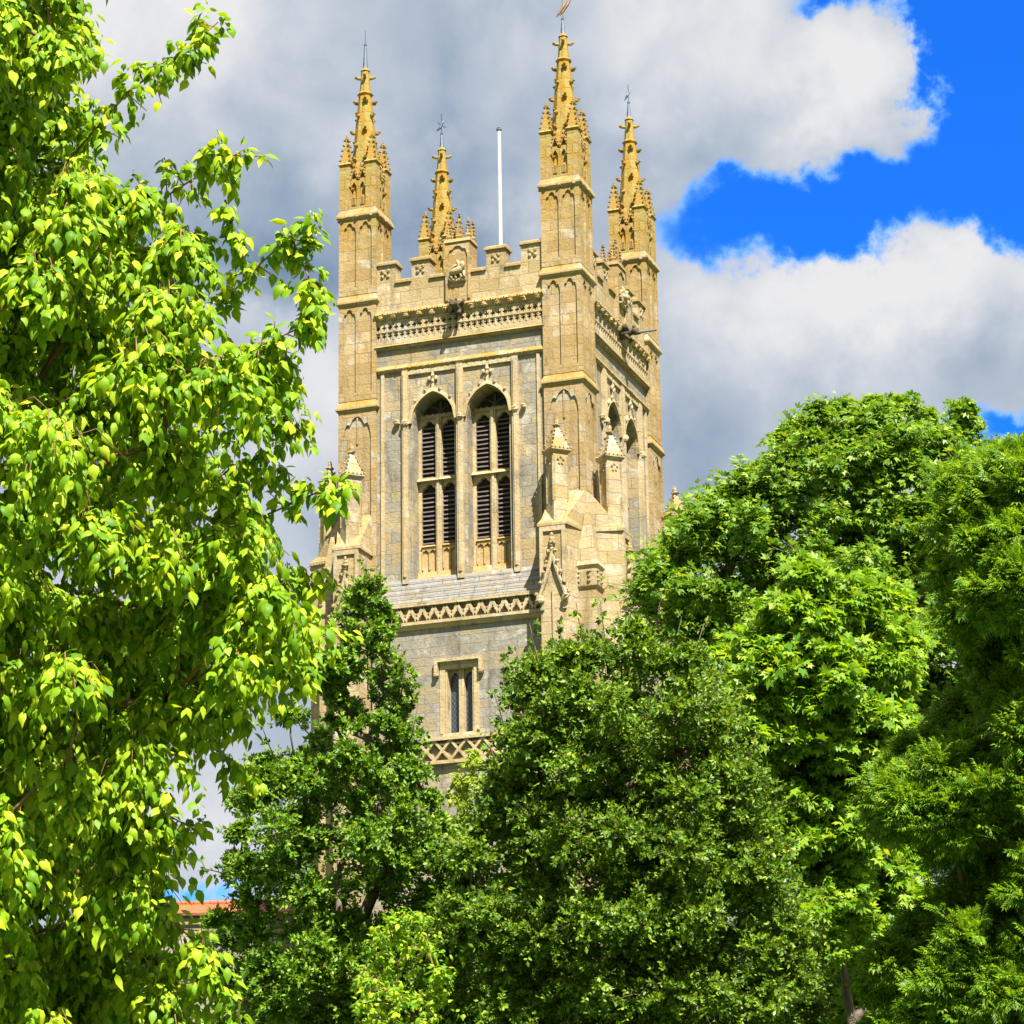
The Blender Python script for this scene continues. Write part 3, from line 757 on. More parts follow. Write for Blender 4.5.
def top_face(mb):
    for a, b in ((-r3 + 0.30, 0), (0, r3 - 0.30)):
        y0 = -r3 + 0.03
        mb.box(a, a + 0.05, y0, y0 + 0.14, 36.0, 36.85); mb.box(b - 0.05, b, y0 + 0.001, y0 + 0.14, 36.0, 36.85)
        mb.box(a + 0.05, b - 0.05, y0 + 0.02, y0 + 0.12, 36.0, 36.32)
        over_arch(mb, arch(a + 0.05, b - 0.05, 36.62, 36.80, 10, 0.3), 36.92, y0 + 0.002, y0 + 0.13)
        cx = (a + b) / 2
        mb.bar((a, 36.90), (cx, 37.25), 0.06, y0 - 0.02, y0 + 0.12); mb.bar((b, 36.90), (cx, 37.25), 0.06, y0 - 0.021, y0 + 0.121)
        for q in range(3):
            t = q / 3; mb.blob((a + (cx - a) * t, y0 - 0.01, 36.96 + 0.33 * t), (0.04, 0.045, 0.045), 0.2, 5, 4); mb.blob((b + (cx - b) * t, y0 - 0.01, 36.96 + 0.33 * t), (0.04, 0.045, 0.045), 0.2, 5, 4)
        mb.blob((cx, y0, 37.34), (0.06, 0.06, 0.08), 0.2, 6, 4)
        for q in range(4): mb.box(a + 0.07 + q * (b - a - 0.16) / 4, a + 0.11 + q * (b - a - 0.16) / 4, y0 - 0.015, y0 + 0.019, 36.06, 36.30)


tf = four(top_face); top.add(tf.v, tf.f)
lantern = top.mesh('open_lantern', m_tur)
cpn = MB(); pinnacle(cpn, 0, 0, 35.9, 37.40, 38.40, 0.235, 5, 4, math.pi / 4, 0.045); cpnm = cpn.mesh('corner_pinnacle', m_tur)
spi = MB()
spi.frust(0, 0, 35.9, 39.90, 0.56, 0.19, 8)
spi.frust(0, 0, 39.80, 39.87, 0.20, 0.25, 8); spi.frust(0, 0, 39.871, 39.94, 0.25, 0.20, 8)
spi.frust(0, 0, 39.941, 40.66, 0.175, 0.12, 8)
spi.frust(0, 0, 40.661, 40.80, 0.15, 0.05, 8)
for i in range(7):
    z = 36.6 + i * 0.50; r = 0.56 + (0.19 - 0.56) * (z - 35.9) / 3.96
    for k in range(8):
        if (k + i) % 2 == 0 or i < 3:
            a = math.pi / 8 + 2 * math.pi * k / 8
            spi.blob((math.cos(a) * (r + 0.045), math.sin(a) * (r + 0.045), z), (0.085, 0.085, 0.06), 0.3, 6, 4)
            spi.blob((math.cos(a) * (r + 0.12), math.sin(a) * (r + 0.12), z + 0.05), (0.05, 0.05, 0.04), 0.25, 5, 4)
for k in range(4):
    a = k * math.pi / 2 + 0.3
    spi.tube([(0.1 * math.cos(a), 0.1 * math.sin(a), 40.42), (0.24 * math.cos(a), 0.24 * math.sin(a), 40.43), (0.29 * math.cos(a), 0.29 * math.sin(a), 40.50)], [0.05, 0.05, 0.025], 6)
    spi.blob((0.27 * math.cos(a), 0.27 * math.sin(a), 40.46), (0.06, 0.06, 0.055), 0.2, 6, 4)
spim = spi.mesh('spirelet', m_tur)


def spike(kind):
    mb = MB(); L = {'plain': 0.95, 'flag': 0.60, 'cross': 0.62, 'vane': 0.62}[kind]
    z0 = 40.74
    mb.frust(0, 0, z0, z0 + L * 0.85, 0.075, 0.032, 6); mb.blob((0, 0, z0 + L * 0.85), (0.05, 0.05, 0.05), 0, 6, 4)
    mb.frust(0, 0, z0 + L * 0.85, z0 + L + 0.35, 0.02, 0.012, 5)
    return mb.mesh('finial_spike', m_iron), z0 + L


def vane(kind):
    mb = MB()
    if kind == 'flag':
        for dx, dz in ((-0.02, 0.0), (0.10, 0.06)):
            mb.tube([(dx + 0.16, 0, dz + 0.52), (dx + 0.04, 0, dz + 0.30), (dx - 0.10, 0.0, dz + 0.08), (dx - 0.17, 0, dz - 0.02)], [0.02, 0.045, 0.035, 0.012], 6)
        mb.tube([(0, 0, -0.1), (0, 0, 0.7)], [0.018, 0.014], 6)
    elif kind == 'cross':
        mb.tube([(-0.16, 0, 0.02), (-0.05, 0, 0.12), (0.03, 0, 0.3), (0.12, 0, 0.38)], [0.03, 0.05, 0.04, 0.015], 6)
        mb.tube([(-0.13, 0, 0.3), (0.13, 0, 0.12)], [0.018, 0.018], 5); mb.tube([(0.0, 0, 0.0), (0, 0, 0.6)], [0.02, 0.02], 5)
    else:
        mb.tube([(-0.12, 0, 0.0), (-0.04, 0, 0.16), (0.06, 0, 0.3)], [0.02, 0.045, 0.02], 6); mb.tube([(0.0, 0, 0.0), (0, 0, 0.55)], [0.018, 0.012], 5)
    return mb.mesh('weather_vane', m_gilt if kind == 'flag' else m_iron)


HC = H - t2
for sx, sy, kind in ((1, -1, 'flag'), (-1, -1, 'plain'), (1, 1, 'vane'), (-1, 1, 'cross')):
    t = link('turret', turret_body, tower, (sx * HC, sy * HC, 0))
    link('blind_panels', panels, t); [link('band_course', q, t) for q in bands]; link('open_lantern', lantern, t); link('spirelet', spim, t)
    for a in (-1, 1):
        for b in (-1, 1): link('corner_pinnacle', cpnm, t, (a * (r3 - 0.155), b * (r3 - 0.155), 0))
    sk, z = spike(kind); link('finial_spike', sk, t)
    if kind != 'plain': link('weather_vane', vane(kind), t, (0, 0, z), 0.35)

# ---- angle buttresses: one pair at the front right corner, turned to the others


def buttress(mir):
    """front buttress of the right corner; mir swaps x and -y to make its partner on the side"""
    mb = MB(); f = lambda x, y: (-y, -x) if mir else (x, y)
    def hull(b, z0, t, z1):
        b = [f(*p) for p in b]; t = [f(*p) for p in t]
        if mir:
            b.reverse(); t.reverse()
            z0 = list(reversed(z0)) if isinstance(z0, list) else z0; z1 = list(reversed(z1)) if isinstance(z1, list) else z1
        mb.hull4(b, z0, t, z1)
    xa, xb, d = H - T + 0.14, H - 0.30, 0.95
    plan = [(xa, -H - d), (xb, -H - d), (H - 0.002, -H + 0.05), (xa, -H + 0.05)]
    hull(plan, 0, plan, 25.02)
    e = 0.06
    hull([(xa - e, -H - d - e), (xb + e, -H - d - e), (H - 0.003, -H + 0.05), (xa - e, -H + 0.05)], 25.022, [(xa - e, -H - d - e), (xb + e, -H - d - e), (H - 0.003, -H + 0.05), (xa - e, -H + 0.05)], 25.10)
    hull([(xa - e, -H - d - e), (xb + e, -H - d - e), (H - 0.004, -H + 0.05), (xa - e, -H + 0.05)], 25.102, [(xa, -H - d + 0.16), (xb, -H - d + 0.16), (H - 0.004, -H + 0.05), (xa, -H + 0.05)], [25.30, 25.30, 26.30, 26.30])
    bm_ = mb.mesh('buttress', m_but)
    # diagonal pinnacle standing on the set-off
    q = MB(); cx, cy = f((xa + xb) / 2 + 0.03, -H - 0.55)
    q.frust(cx, cy, 25.2, 25.75, 0.37, 0.33, 4, 0); q.frust(cx, cy, 25.751, 27.28, 0.325, 0.325, 4, 0)
    q.frust(cx, cy, 27.18, 27.28, 0.33, 0.45, 4, 0); q.frust(cx, cy, 27.281, 27.33, 0.45, 0.45, 4, 0)
    q.frust(cx, cy, 27.331, 28.05, 0.40, 0.06, 4, 0)
    for k in range(4):
        a = k * math.pi / 2
        for i in range(5):
            tt = i / 5; rr = 0.42 - 0.33 * tt; q.blob((cx + rr * math.cos(a), cy + rr * math.sin(a), 27.38 + 0.66 * tt), (0.04, 0.04, 0.04), 0.2, 5, 4)
            b = a + math.pi / 2; u = i / 5
            q.blob((cx + 0.45 * (math.cos(a) * (1 - u) + math.cos(b) * u), cy + 0.45 * (math.sin(a) * (1 - u) + math.sin(b) * u), 27.35), (0.03, 0.03, 0.03), 0.2, 5, 4)
    q.blob((cx, cy, 28.08), (0.13, 0.13, 0.06), 0.3, 6, 4); q.blob((cx, cy, 28.2), (0.07, 0.07, 0.12), 0.2, 6, 4)
    # little cusped panel heads on the faces of the shaft
    for k in range(4):
        a = math.pi / 4 + k * math.pi / 2; u = Vector((math.cos(a), math.sin(a))); w_ = Vector((-u.y, u.x))
        for dx, dz in ((-0.08, 0), (0.08, 0), (0, 0.06), (-0.05, -0.12), (0.05, -0.12)):
            p = Vector((cx, cy)) + u * 0.228 + w_ * dx; q.blob((p.x, p.y, 27.02 + dz), (0.045, 0.045, 0.04), 0.2, 5, 4)
        for s in (-1, 1):
            p = Vector((cx, cy)) + u * 0.228 + w_ * 0.20 * s; q.frust(p.x, p.y, 25.8, 27.1, 0.025, 0.025, 4, a)
    pn = q.mesh('pinnacle', m_but)
    # crocketed gable panel on the outer end
    g_ = MB(); y = -H - d
    gx = (xa + xb) / 2; hw = (xb - xa) / 2
    def gbox(x0, x1, y0, y1, z0, z1):
        hull_ = [(x0, y0), (x1, y0), (x1, y1), (x0, y1)]; b = [f(*p) for p in hull_]
        if mir: b.reverse()
        g_.hull4(b, z0, b, z1)
    gbox(xa, xa + 0.1, y - 0.06, y - 0.001, 22.6, 24.86); gbox(xb - 0.1, xb, y - 0.06, y - 0.001, 22.6, 24.86); gbox(xa, xb, y - 0.06, y - 0.001, 24.862, 25.0)
    for s in (-1, 1):
        rib = []
        for i in range(14):
            tt = i / 13; x = gx + s * (hw * 1.02) * (1 - tt) ** 1.35; z = 23.0 + 1.3 * tt
            rib.append((*f(x, y - 0.08), z))
            if i % 3 == 0: p = f(x + s * 0.09, y - 0.12); g_.blob((p[0], p[1], z + 0.06), (0.06, 0.06, 0.06), 0.3, 6, 4)
        g_.tube(rib, [0.055] * 14, 6)
        p = f(gx + s * hw, y - 0.1); g_.blob((p[0], p[1], 22.9), (0.13, 0.12, 0.13), 0.25, 7, 5)
    for z, r in ((24.33, 0.06), (24.45, 0.08), (24.52, 0.12), (24.64, 0.07), (24.74, 0.05)):
        p = f(gx, y - 0.09); g_.blob((p[0], p[1], z), (r, r, 0.07), 0.25, 6, 4)
    gbox(gx - 0.03, gx + 0.03, y - 0.06, y - 0.001, 21.0, 23.2)
    gp = g_.mesh('gable_panel', m_dress)
    return bm_, pn, gp


pier = MB(); px_, py_ = H + 0.10, -H - 0.10   # stub shaft in the angle of the two buttresses
pier.frust(px_, py_, 0, 23.25, 0.40, 0.40, 4, math.pi / 4)
pier.frust(px_, py_, 23.25, 23.33, 0.42, 0.50, 4, math.pi / 4); pier.frust(px_, py_, 23.331, 23.92, 0.43, 0.43, 4, math.pi / 4)
pier.frust(px_, py_, 23.85, 23.93, 0.44, 0.52, 4, math.pi / 4); pier.frust(px_, py_, 23.931, 24.1, 0.52, 0.42, 4, math.pi / 4)
pier.frust(px_, py_, 24.101, 25.7, 0.40, 0.08, 4, math.pi / 4)
for s in range(2):
    for i in range(4):
        u = -0.24 + 0.16 * i
        for z in (23.48, 23.62, 23.76):
            if (i + int(z * 100)) % 2: continue
            c = (px_ + u, py_ - 0.31, z) if s == 0 else (px_ + 0.31, py_ + u, z)
            pier.blob(c, (0.06, 0.06, 0.05), 0.2, 6, 4)
pierm = pier.mesh('angle_shaft', m_but)
ba, bb = buttress(False), buttress(True)
for k in range(4):
    for (bm_, pn, gp) in (ba, bb):
        b = link('buttress', bm_, tower, rz=k * math.pi / 2); link('pinnacle', pn, b); link('gable_panel', gp, b)
    link('angle_shaft', pierm, tower, rz=k * math.pi / 2)
dp = MB(); dp.tube([(-H - 0.06, -H + 0.1, 20), (-H - 0.06, -H + 0.1, 27.6)], [0.04, 0.04], 6); dp.build('downpipe', m_lead, tower)

# flagpole on the tower roof
fp = MB()
fpx, fpy = 0.55, 0.0
fl = tag(empty('flagpole', tuple(Matrix.Rotation(TYAW, 3, 'Z') @ Vector((0.47, -1.4, 0)) + Vector((TX, TY, 33.0)))), 'slim white flagpole without a flag rising behind the tower battlements', 'flagpole')
fp.frust(0, 0, 0, 5.85, 0.068, 0.055, 10); fp.build('pole', m_white, fl)
fb = MB(); fb.frust(0, 0, 5.851, 5.89, 0.09, 0.09, 10); fb.blob((0, 0, 5.92), (0.07, 0.07, 0.06), 0, 8, 6); fb.build('pole_cap', m_lead, fl)

# stone building with the tiled roof, left of the tower
p0 = at(120, 912, 88); p1 = at(430, 912, 88)
bl = tag(empty('stone_building', (float(p0[0]), float(p0[1]), 0)), 'low grey stone building with an orange clay tile roof beside the church', 'building')
Lb = float(p1[0] - p0[0]); He = float((p0[2] + p1[2]) / 2)
b = MB(); b.box(0, Lb, 0, 6, 0, He); b.box(-0.04, Lb + 0.04, -0.08, 6.08, He - 0.35, He - 0.15); b.build('wall', m_low, bl)
b = MB()
b.add([(-0.15, -0.2, He - 0.02), (Lb + 0.15, -0.2, He - 0.02), (Lb + 0.15, 3, He + 0.76), (-0.15, 3, He + 0.76), (-0.15, 6.2, He - 0.02), (Lb + 0.15, 6.2, He - 0.02), (-0.15, -0.2, He - 0.1), (Lb + 0.15, -0.2, He - 0.1), (-0.15, 6.2, He - 0.1), (Lb + 0.15, 6.2, He - 0.1)],
      [(0, 1, 2, 3), (3, 2, 5, 4), (6, 7, 1, 0), (6, 8, 9, 7), (0, 3, 4, 8, 6), (1, 7, 9, 5, 2), (4, 5, 9, 8)])
rf = b.build('roof', tile_mat(), bl)
b = MB(); b.tube([(-0.15, 3, He + 0.77), (Lb + 0.15, 3, He + 0.77)], [0.1, 0.1], 8); b.build('ridge_tiles', rf.data.materials[0], rf)
#TREES
# ------------------------------------------------------------------ trees
def leaf_template(kind):
    """vertices (side, along, up) and quads of one leaf or spray"""
    if kind == 'ovate':      # broad pointed leaf, folded on the midrib, tip drooping
        v = [(0, 0, 0), (0, .33, .05), (0, .68, .00), (0, 1.05, -.20), (-.27, .22, -.02), (-.30, .5, -.07), (-.14, .8, -.12), (.27, .22, -.02), (.30, .5, -.07), (.14, .8, -.12)]
        f = [(0, 1, 4, 4), (1, 2, 5, 4), (2, 3, 6, 5), (0, 7, 1, 1), (1, 7, 8, 2), (2, 8, 9, 3)]
    elif kind == 'holly':
        v = [(0, 0, 0), (-.27, .5, -.08), (0, 1, .0), (.27, .5, -.08)]
        f = [(0, 2, 1, 1), (0, 3, 2, 2)]
    elif kind[:5] == 'maple':    # five pointed lobes
        v = [(0, 0, 0)]; f = []
        for a, L, w in ((0, 1.0, .2), (48, .88, .19), (-48, .88, .19), (100, .6, .16), (-100, .6, .16))[:3 if kind == 'maple3' else 5]:
            a = R(a); c, s = math.cos(a), math.sin(a); b = len(v)
            for x, y, z in ((-w, .5 * L, .03), (0, L, -.09), (w, .5 * L, .03)): v.append((x * c + y * s, -x * s + y * c + .1, z))
            f.append((0, b + 2, b + 1, b))
    else:                    # pinnate spray of narrow leaflets
        v = []; f = []
        for k in range(11):
            t = .15 + .8 * (k // 2 + (k % 2) * .3) / 5; s = 1 if k % 2 else -1
            if k == 10: d, t = (0, 1), .85
            else: d = (s * .72, .62)
            L = .46 * (1.05 - .35 * t); b = len(v); p = (-d[1] * .055, d[0] * .055); o = (0, t)
            v += [(o[0], o[1], 0), (o[0] + d[0] * L * .5 + p[0], o[1] + d[1] * L * .5 + p[1], .03), (o[0] + d[0] * L, o[1] + d[1] * L, -.05), (o[0] + d[0] * L * .5 - p[0], o[1] + d[1] * L * .5 - p[1], .03)]
            f.append((b, b + 3, b + 2, b + 1))
    return np.array(v, float), np.array(f, int)


def nrm(a): return a / np.maximum(np.linalg.norm(a, axis=1, keepdims=True), 1e-9)


def leaves_mesh(name, kind, P, A, Nn, S, material):
    """one leaf per row: base P, direction A, upper side Nn, size S"""
    A = nrm(A); Nn = Nn - (Nn * A).sum(1, keepdims=True) * A; Nn = nrm(Nn); X = np.cross(A, Nn)
    V, F = leaf_template(kind); n = len(P); k = len(V)
    wv = 1 + rng.uniform(-.18, .18, (n, 1, 1)); curl = rng.uniform(0.4, 2.6, (n, 1, 1))
    co = P[:, None] + S[:, None, None] * (V[None, :, 0:1] * wv * X[:, None] + V[None, :, 1:2] * A[:, None] + V[None, :, 2:3] * curl * Nn[:, None])
    me = bpy.data.meshes.new(name)
    loops = []; tot = []
    for q in F:
        q = list(dict.fromkeys(q.tolist())); loops += q; tot.append(len(q))
    loops = np.array(loops); tot = np.array(tot)
    LI = (loops[None] + (np.arange(n) * k)[:, None]).ravel(); LT = np.tile(tot, n); LS = np.concatenate([[0], np.cumsum(LT)[:-1]])
    me.vertices.add(n * k); me.vertices.foreach_set('co', co.astype(np.float32).ravel())
    me.loops.add(len(LI)); me.loops.foreach_set('vertex_index', LI.astype(np.int32))
    me.polygons.add(len(LT)); me.polygons.foreach_set('loop_start', LS.astype(np.int32))
    me.materials.append(material); me.update(calc_edges=True)
    return me


def inside(poly, x, y):
    c = False; n = len(poly); j = n - 1
    for i in range(n):
        xi, yi = poly[i]; xj, yj = poly[j]
        if (yi > y) != (yj > y) and x < (xj - xi) * (y - yi) / (yj - yi) + xi: c = not c
        j = i
    return c


def edge_dist(poly, x, y):
    p = np.array(poly, float); q = np.roll(p, -1, 0); d = q - p; w = np.array([x, y]) - p
    t = np.clip((w * d).sum(1) / (d * d).sum(1), 0, 1); return np.linalg.norm(w - d * t[:, None], axis=1).min()


def fill(poly, n, rpx, dist, half, shell=0.5):
    """boughs spread through a crown: list of (centre, radius)"""
    xs = [p[0] for p in poly]; ys = [p[1] for p in poly]; out = []; pts = []; tries = 0
    while len(out) < n and tries < n * 400:
        tries += 1; x, y = rnd.uniform(min(xs), max(xs)), rnd.uniform(min(ys), max(ys))
        if not inside(poly, x, y): continue
        e = edge_dist(poly, x, y); r = rnd.uniform(rpx * .7, rpx * 1.25)
        if e < r * .45: continue
        r = min(r, e * 1.15)
        lim = half * math.sqrt(max(0.04, 1 - (1 - min(1, e / (half * F_PX / dist * .9 + 1e-6))) ** 2))
        dz = rnd.uniform(-1, 1); dz = math.copysign(abs(dz) ** shell, dz - .25) * lim
        c = at(x, y, dist + dz); R_ = r * dist / F_PX
        if any(np.linalg.norm(c - q) < .50 * (R_ + s) for q, s in pts): 
            if tries < n * 250: continue
        pts.append((c, R_)); out.append((c, R_))
    return out


dens = {}      # thinner boughs: centre -> share of the usual twigs


def tree(name, label, cat, base, lobes, kind, size, per, mats, style, twig_r=0.012, limb_r=0.05, trunk_r=0.2, sprays=(), droop=0.0, top=None, fillin=0.35, up=0.5, group=None):
    root = tag(empty(name, tuple(base)), label, cat, group)
    base = np.array(base, float); wood = MB(); Ps, As, Ns, Ss = [], [], [], []
    cen = np.mean([c for c, r in lobes], axis=0)
    topz = max(c[2] + r for c, r in lobes) if top is None else top
    # trunk up to the top of the crown
    axis_top = np.array([cen[0] * .6 + base[0] * .4, cen[1] * .6 + base[1] * .4, base[2] + (topz - base[2]) * .70])
    def axis(t):
        p = base + (axis_top - base) * t; return p + np.array([math.sin(t * 7 + base[0]) * .12, math.cos(t * 5) * .1, 0]) * (0 if t == 0 else 1)
    wood.tube([axis(t) - base for t in np.linspace(0, 1, 12)], [trunk_r * (1 - .9 * t) + .012 for t in np.linspace(0, 1, 12)], 9)
    # each bough grows out of the nearest thicker wood, nearer to the trunk
    axp = [axis(t) for t in np.linspace(.12, 1, 40)]
    order = sorted(range(len(lobes)), key=lambda i: min(np.linalg.norm(lobes[i][0] - q) for q in axp))
    par = {}; done = []
    for i in order:
        c = lobes[i][0]; best = None
        for q in axp:
            d = c - q; k = np.linalg.norm(d) * (1.15 if d[2] > .25 * np.linalg.norm(d[:2]) else 1.6)
            if best is None or k < best[0]: best = (k, None, q)
        for j in done:
            d = c - lobes[j][0]; k = np.linalg.norm(d) * (1.0 if d[2] > -.2 * np.linalg.norm(d) else 1.8) + .05
            if k < best[0]: best = (k, j, lobes[j][0])
        par[i] = best; done.append(i)
    load = {i: 1 for i in order}
    for i in reversed(order):
        if par[i][1] is not None: load[par[i][1]] += load[i]
    for i in order:
        c, r = lobes[i]; a = par[i][2]; dd = np.linalg.norm(c - a)
        lr = min(trunk_r * .5, limb_r * .30 * math.sqrt(load[i])); l2 = limb_r * .30 * math.sqrt(max(1, load[i] - 1)) * .8
        mid = (a + c) / 2 + rng.normal(0, .06, 3) * dd + np.array([0, 0, .08 * dd])
        wood.tube([a - base, mid - base, c - base], [lr, (lr + min(lr, l2)) / 2, min(lr, l2) * .8], 5)
    for c, r in lobes:
        nt = max(5, int(per[0] * rnd.uniform(.8, 1.2) * dens.get(tuple(c), 1)))
        sq = np.array([rnd.uniform(.8, 1.35), rnd.uniform(.8, 1.2), rnd.uniform(.6, 1.0)])
        D = nrm(rng.normal(0, 1, (nt, 3)) + np.array([0, 0, up * .6]) + 0.5 * nrm((c - cen)[None]))
        for d in D:
            u = min(1.45, .62 + abs(rnd.gauss(0, .34))) if rnd.random() > fillin else rnd.uniform(.2, .7)
            tip = c + d * r * u * sq; st0 = c + d * r * .12
            sag = droop * r * .5
            ctrl = (st0 + tip) / 2 + np.array([0, 0, .10 * r]); tip = tip - np.array([0, 0, sag])
            if twig_r and rnd.random() < .3: wood.tube([st0 - base, ctrl - base, tip - base], [twig_r, twig_r * .8, twig_r * .4], 3)
            m = max(3, int(per[1] * rnd.uniform(.7, 1.3)))
            add_twig(st0, ctrl, tip, m, style, size, droop, up, Ps, As, Ns, Ss)
    for pts, m, rad in sprays:      # long arching shoots
        pts = [np.array(p, float) for p in pts]
        wood.tube([p - base for p in pts], [limb_r * .13 * (1 - .8 * i / (len(pts) - 1)) + .004 for i in range(len(pts))], 5)
        for i in range(m):
            t = (i + rnd.random()) / m; s = t * (len(pts) - 1); k = min(int(s), len(pts) - 2); p = pts[k] + (pts[k + 1] - pts[k]) * (s - k)
            d = nrm(rng.normal(0, 1, (1, 3)) + np.array([0, 0, -.3 * droop]))[0]; tip = p + d * rad * rnd.uniform(.5, 1) * (1.15 - .4 * t)
            if rnd.random() < .4: wood.tube([p - base, tip - base], [.006, .003], 3)
            add_twig(p, (p + tip) / 2 + np.array([0, 0, rad * .15]), tip, max(3, int(per[1] * .7)), style, size, droop, up, Ps, As, Ns, Ss)
    P, A, Nn, S = np.concatenate(Ps), np.concatenate(As), np.concatenate(Ns), np.concatenate(Ss)
    wood.build('trunk', mats[1], root, smooth=True)
    cr_ = link('crown', leaves_mesh('crown', kind, P - base, A, Nn, S, mats[0]), root)
    return root


SD = np.array(sdir)


def add_twig(a, c, b, m, style, size, droop, up, Ps, As, Ns, Ss):
    t = rng.uniform(.25, 1.05, m)[:, None]
    p = (1 - t) ** 2 * a + 2 * t * (1 - t) * c + t * t * b
    tan = nrm(2 * (1 - t) * (c - a) + 2 * t * (b - c))
    rv = nrm(rng.normal(0, 1, (m, 3))); rad = nrm(np.cross(tan, rv))
    s = size * rng.uniform(.6, 1.2, m)
    if style == 'droop': s = size * np.where(rng.random(m) < .25, rng.uniform(.3, .5, m), rng.uniform(.6, 1.5, m))
    if style == 'droop':
        A = tan * .35 + rad * .75 + np.array([0, 0, -droop * .55]) + rng.normal(0, .25, (m, 3)); Nn = rad * .55 + SD * .8 + np.array([0, 0, up]) + rng.normal(0, .5, (m, 3)) + nrm((b - a)[None]) * .3
        p = p + rad * size * .2 + np.array([0, 0, -1.]) * rng.uniform(-.45, .45, (m, 1)) * size
    elif style == 'rosette':
        A = tan * .55 + rad * .9 + np.array([0, 0, -.10]); Nn = np.array([0, 0, up]) * .5 + SD * .9 + tan * .3 + rng.normal(0, .38, (m, 3)); p = p + rad * size * .45
    elif style == 'spray':
        A = tan * .7 + rad * .7 + np.array([0, 0, .15]); Nn = np.array([0, 0, up]) * .5 + SD * .9 + rad * .3 + rng.normal(0, .4, (m, 3))
    else:
        A = tan * .6 + rad * .8; Nn = rng.normal(0, .55, (m, 3)) + np.array([0, 0, up]) * .5 + SD * .7 + tan * .2
    Ps.append(p); As.append(A); Ns.append(Nn); Ss.append(s)


bark = bark_mat('brown_bark', (0.07, 0.05, 0.035), (0.16, 0.12, 0.085))
twigb = bark_mat('orange_brown_bark', (0.16, 0.085, 0.035), (0.26, 0.15, 0.06))
m_lime = leaf_mat('lime_green_leaves', [(0.08, 0.19, 0.005), (0.16, 0.29, 0.006), (0.25, 0.38, 0.009), (0.39, 0.47, 0.018)], 0.5, 0.32, 0.25)
m_hol = leaf_mat('dark_glossy_leaves', [(0.035, 0.11, 0.008), (0.08, 0.18, 0.010), (0.14, 0.26, 0.014), (0.27, 0.36, 0.025)], 0.45, 0.28, 0.35)
m_hol2 = leaf_mat('olive_glossy_leaves', [(0.03, 0.09, 0.007), (0.075, 0.155, 0.009), (0.135, 0.235, 0.013), (0.27, 0.35, 0.025)], 0.45, 0.28, 0.35)
m_syc = leaf_mat('sycamore_leaves', [(0.05, 0.14, 0.010), (0.10, 0.21, 0.013), (0.165, 0.28, 0.022), (0.30, 0.40, 0.07)], 0.45, 0.38, 0.3)
m_map = leaf_mat('bright_maple_leaves', [(0.08, 0.20, 0.010), (0.15, 0.29, 0.016), (0.22, 0.36, 0.025), (0.33, 0.44, 0.05)], 0.45, 0.42, 0.3)
m_fea = leaf_mat('feathery_leaves', [(0.045, 0.13, 0.008), (0.085, 0.19, 0.010), (0.15, 0.27, 0.014), (0.29, 0.39, 0.025)], 0.48, 0.42, 0.25)
m_shr = leaf_mat('fresh_green_leaves', [(0.08, 0.20, 0.008), (0.16, 0.31, 0.012), (0.27, 0.40, 0.016), (0.38, 0.46, 0.02)], 0.5, 0.38, 0.25)
m_yel = leaf_mat('yellow_green_leaves', [(0.14, 0.24, 0.012), (0.24, 0.33, 0.02), (0.36, 0.38, 0.03)], 0.45, 0.35, 0.35)


def gbase(px, d): p = at(px, 1000, d); return (float(p[0]), float(p[1]), 0.0)


# foreground tree on the left, large drooping leaves
D = 20.0
poly = [(-260, -160), (100, -160), (88, 20), (84, 70), (104, 120), (112, 165), (170, 195), (222, 225), (215, 285), (262, 330), (300, 350), (278, 400), (272, 470), (262, 540), (318, 585), (326, 640), (318, 668), (262, 690), (240, 735), (190, 760), (172, 800), (168, 850), (176, 905), (225, 940), (232, 1000), (245, 1100), (-260, 1100)]
lob = fill(poly, 210, 54, D, 2.0)
lob += fill([(-220, -160), (60, -160), (60, 120), (130, 230), (200, 330), (220, 450), (210, 560), (230, 640), (160, 740), (120, 800), (120, 1100), (-220, 1100)], 110, 70, D + 1.6, 1.0) + fill([(-150, -100), (80, -100), (90, 150), (160, 260), (60, 420), (-150, 420)], 50, 55, D + 1.0, .9) + fill([(-150, 720), (150, 740), (150, 900), (190, 960), (190, 1100), (-150, 1100)], 50, 60, D + 2.2, .8)
spr = []
for pts, n, r in (([(150, 470, .2), (230, 420, -.3), (290, 410, -.5), (296, 440, -.5)], 24, .22), ([(150, 520, .2), (230, 470, -.3), (282, 470, -.4)], 20, .2), ([(60, 170, 0), (130, 90, -.3), (180, 55, -.4), (218, 22, -.5)], 26, .20), ([(90, 250, .2), (160, 200, -.2), (215, 165, -.4), (240, 152, -.5)], 26, .24), ([(225, 200, -.4), (240, 250, -.5)], 8, .12),
                  ([(130, 400, 0), (200, 325, -.2), (262, 262, -.3), (315, 215, -.4)], 24, .20), ([(290, 235, -.3), (312, 285, -.4), (320, 330, -.4)], 20, .16), ([(180, 420, 0), (250, 350, -.4), (322, 318, -.5)], 24, .2),
                  ([(180, 580, 0), (255, 520, -.3), (318, 492, -.5), (340, 498, -.5)], 22, .16), ([(160, 600, 0), (260, 600, -.4), (330, 640, -.6)], 30, .24), ([(200, 640, .2), (280, 590, -.3), (326, 570, -.4)], 20, .18),
                  ([(120, 700, 0), (200, 740, -.4), (262, 780, -.5)], 12, .14), ([(80, 780, 0), (140, 800, -.5), (195, 830, -.6)], 16, .18), ([(80, 900, 0), (160, 910, -.6), (215, 960, -.8)], 26, .24), ([(120, 1000, 0), (200, 960, -.8), (240, 1020, -.9)], 22, .22),
                  ([(40, 60, .1), (75, 20, -.2), (92, 60, -.3)], 14, .2)):
    spr.append(([at(x, y, D + z) for x, y, z in pts], int(n * 1.7), r * 1.25))
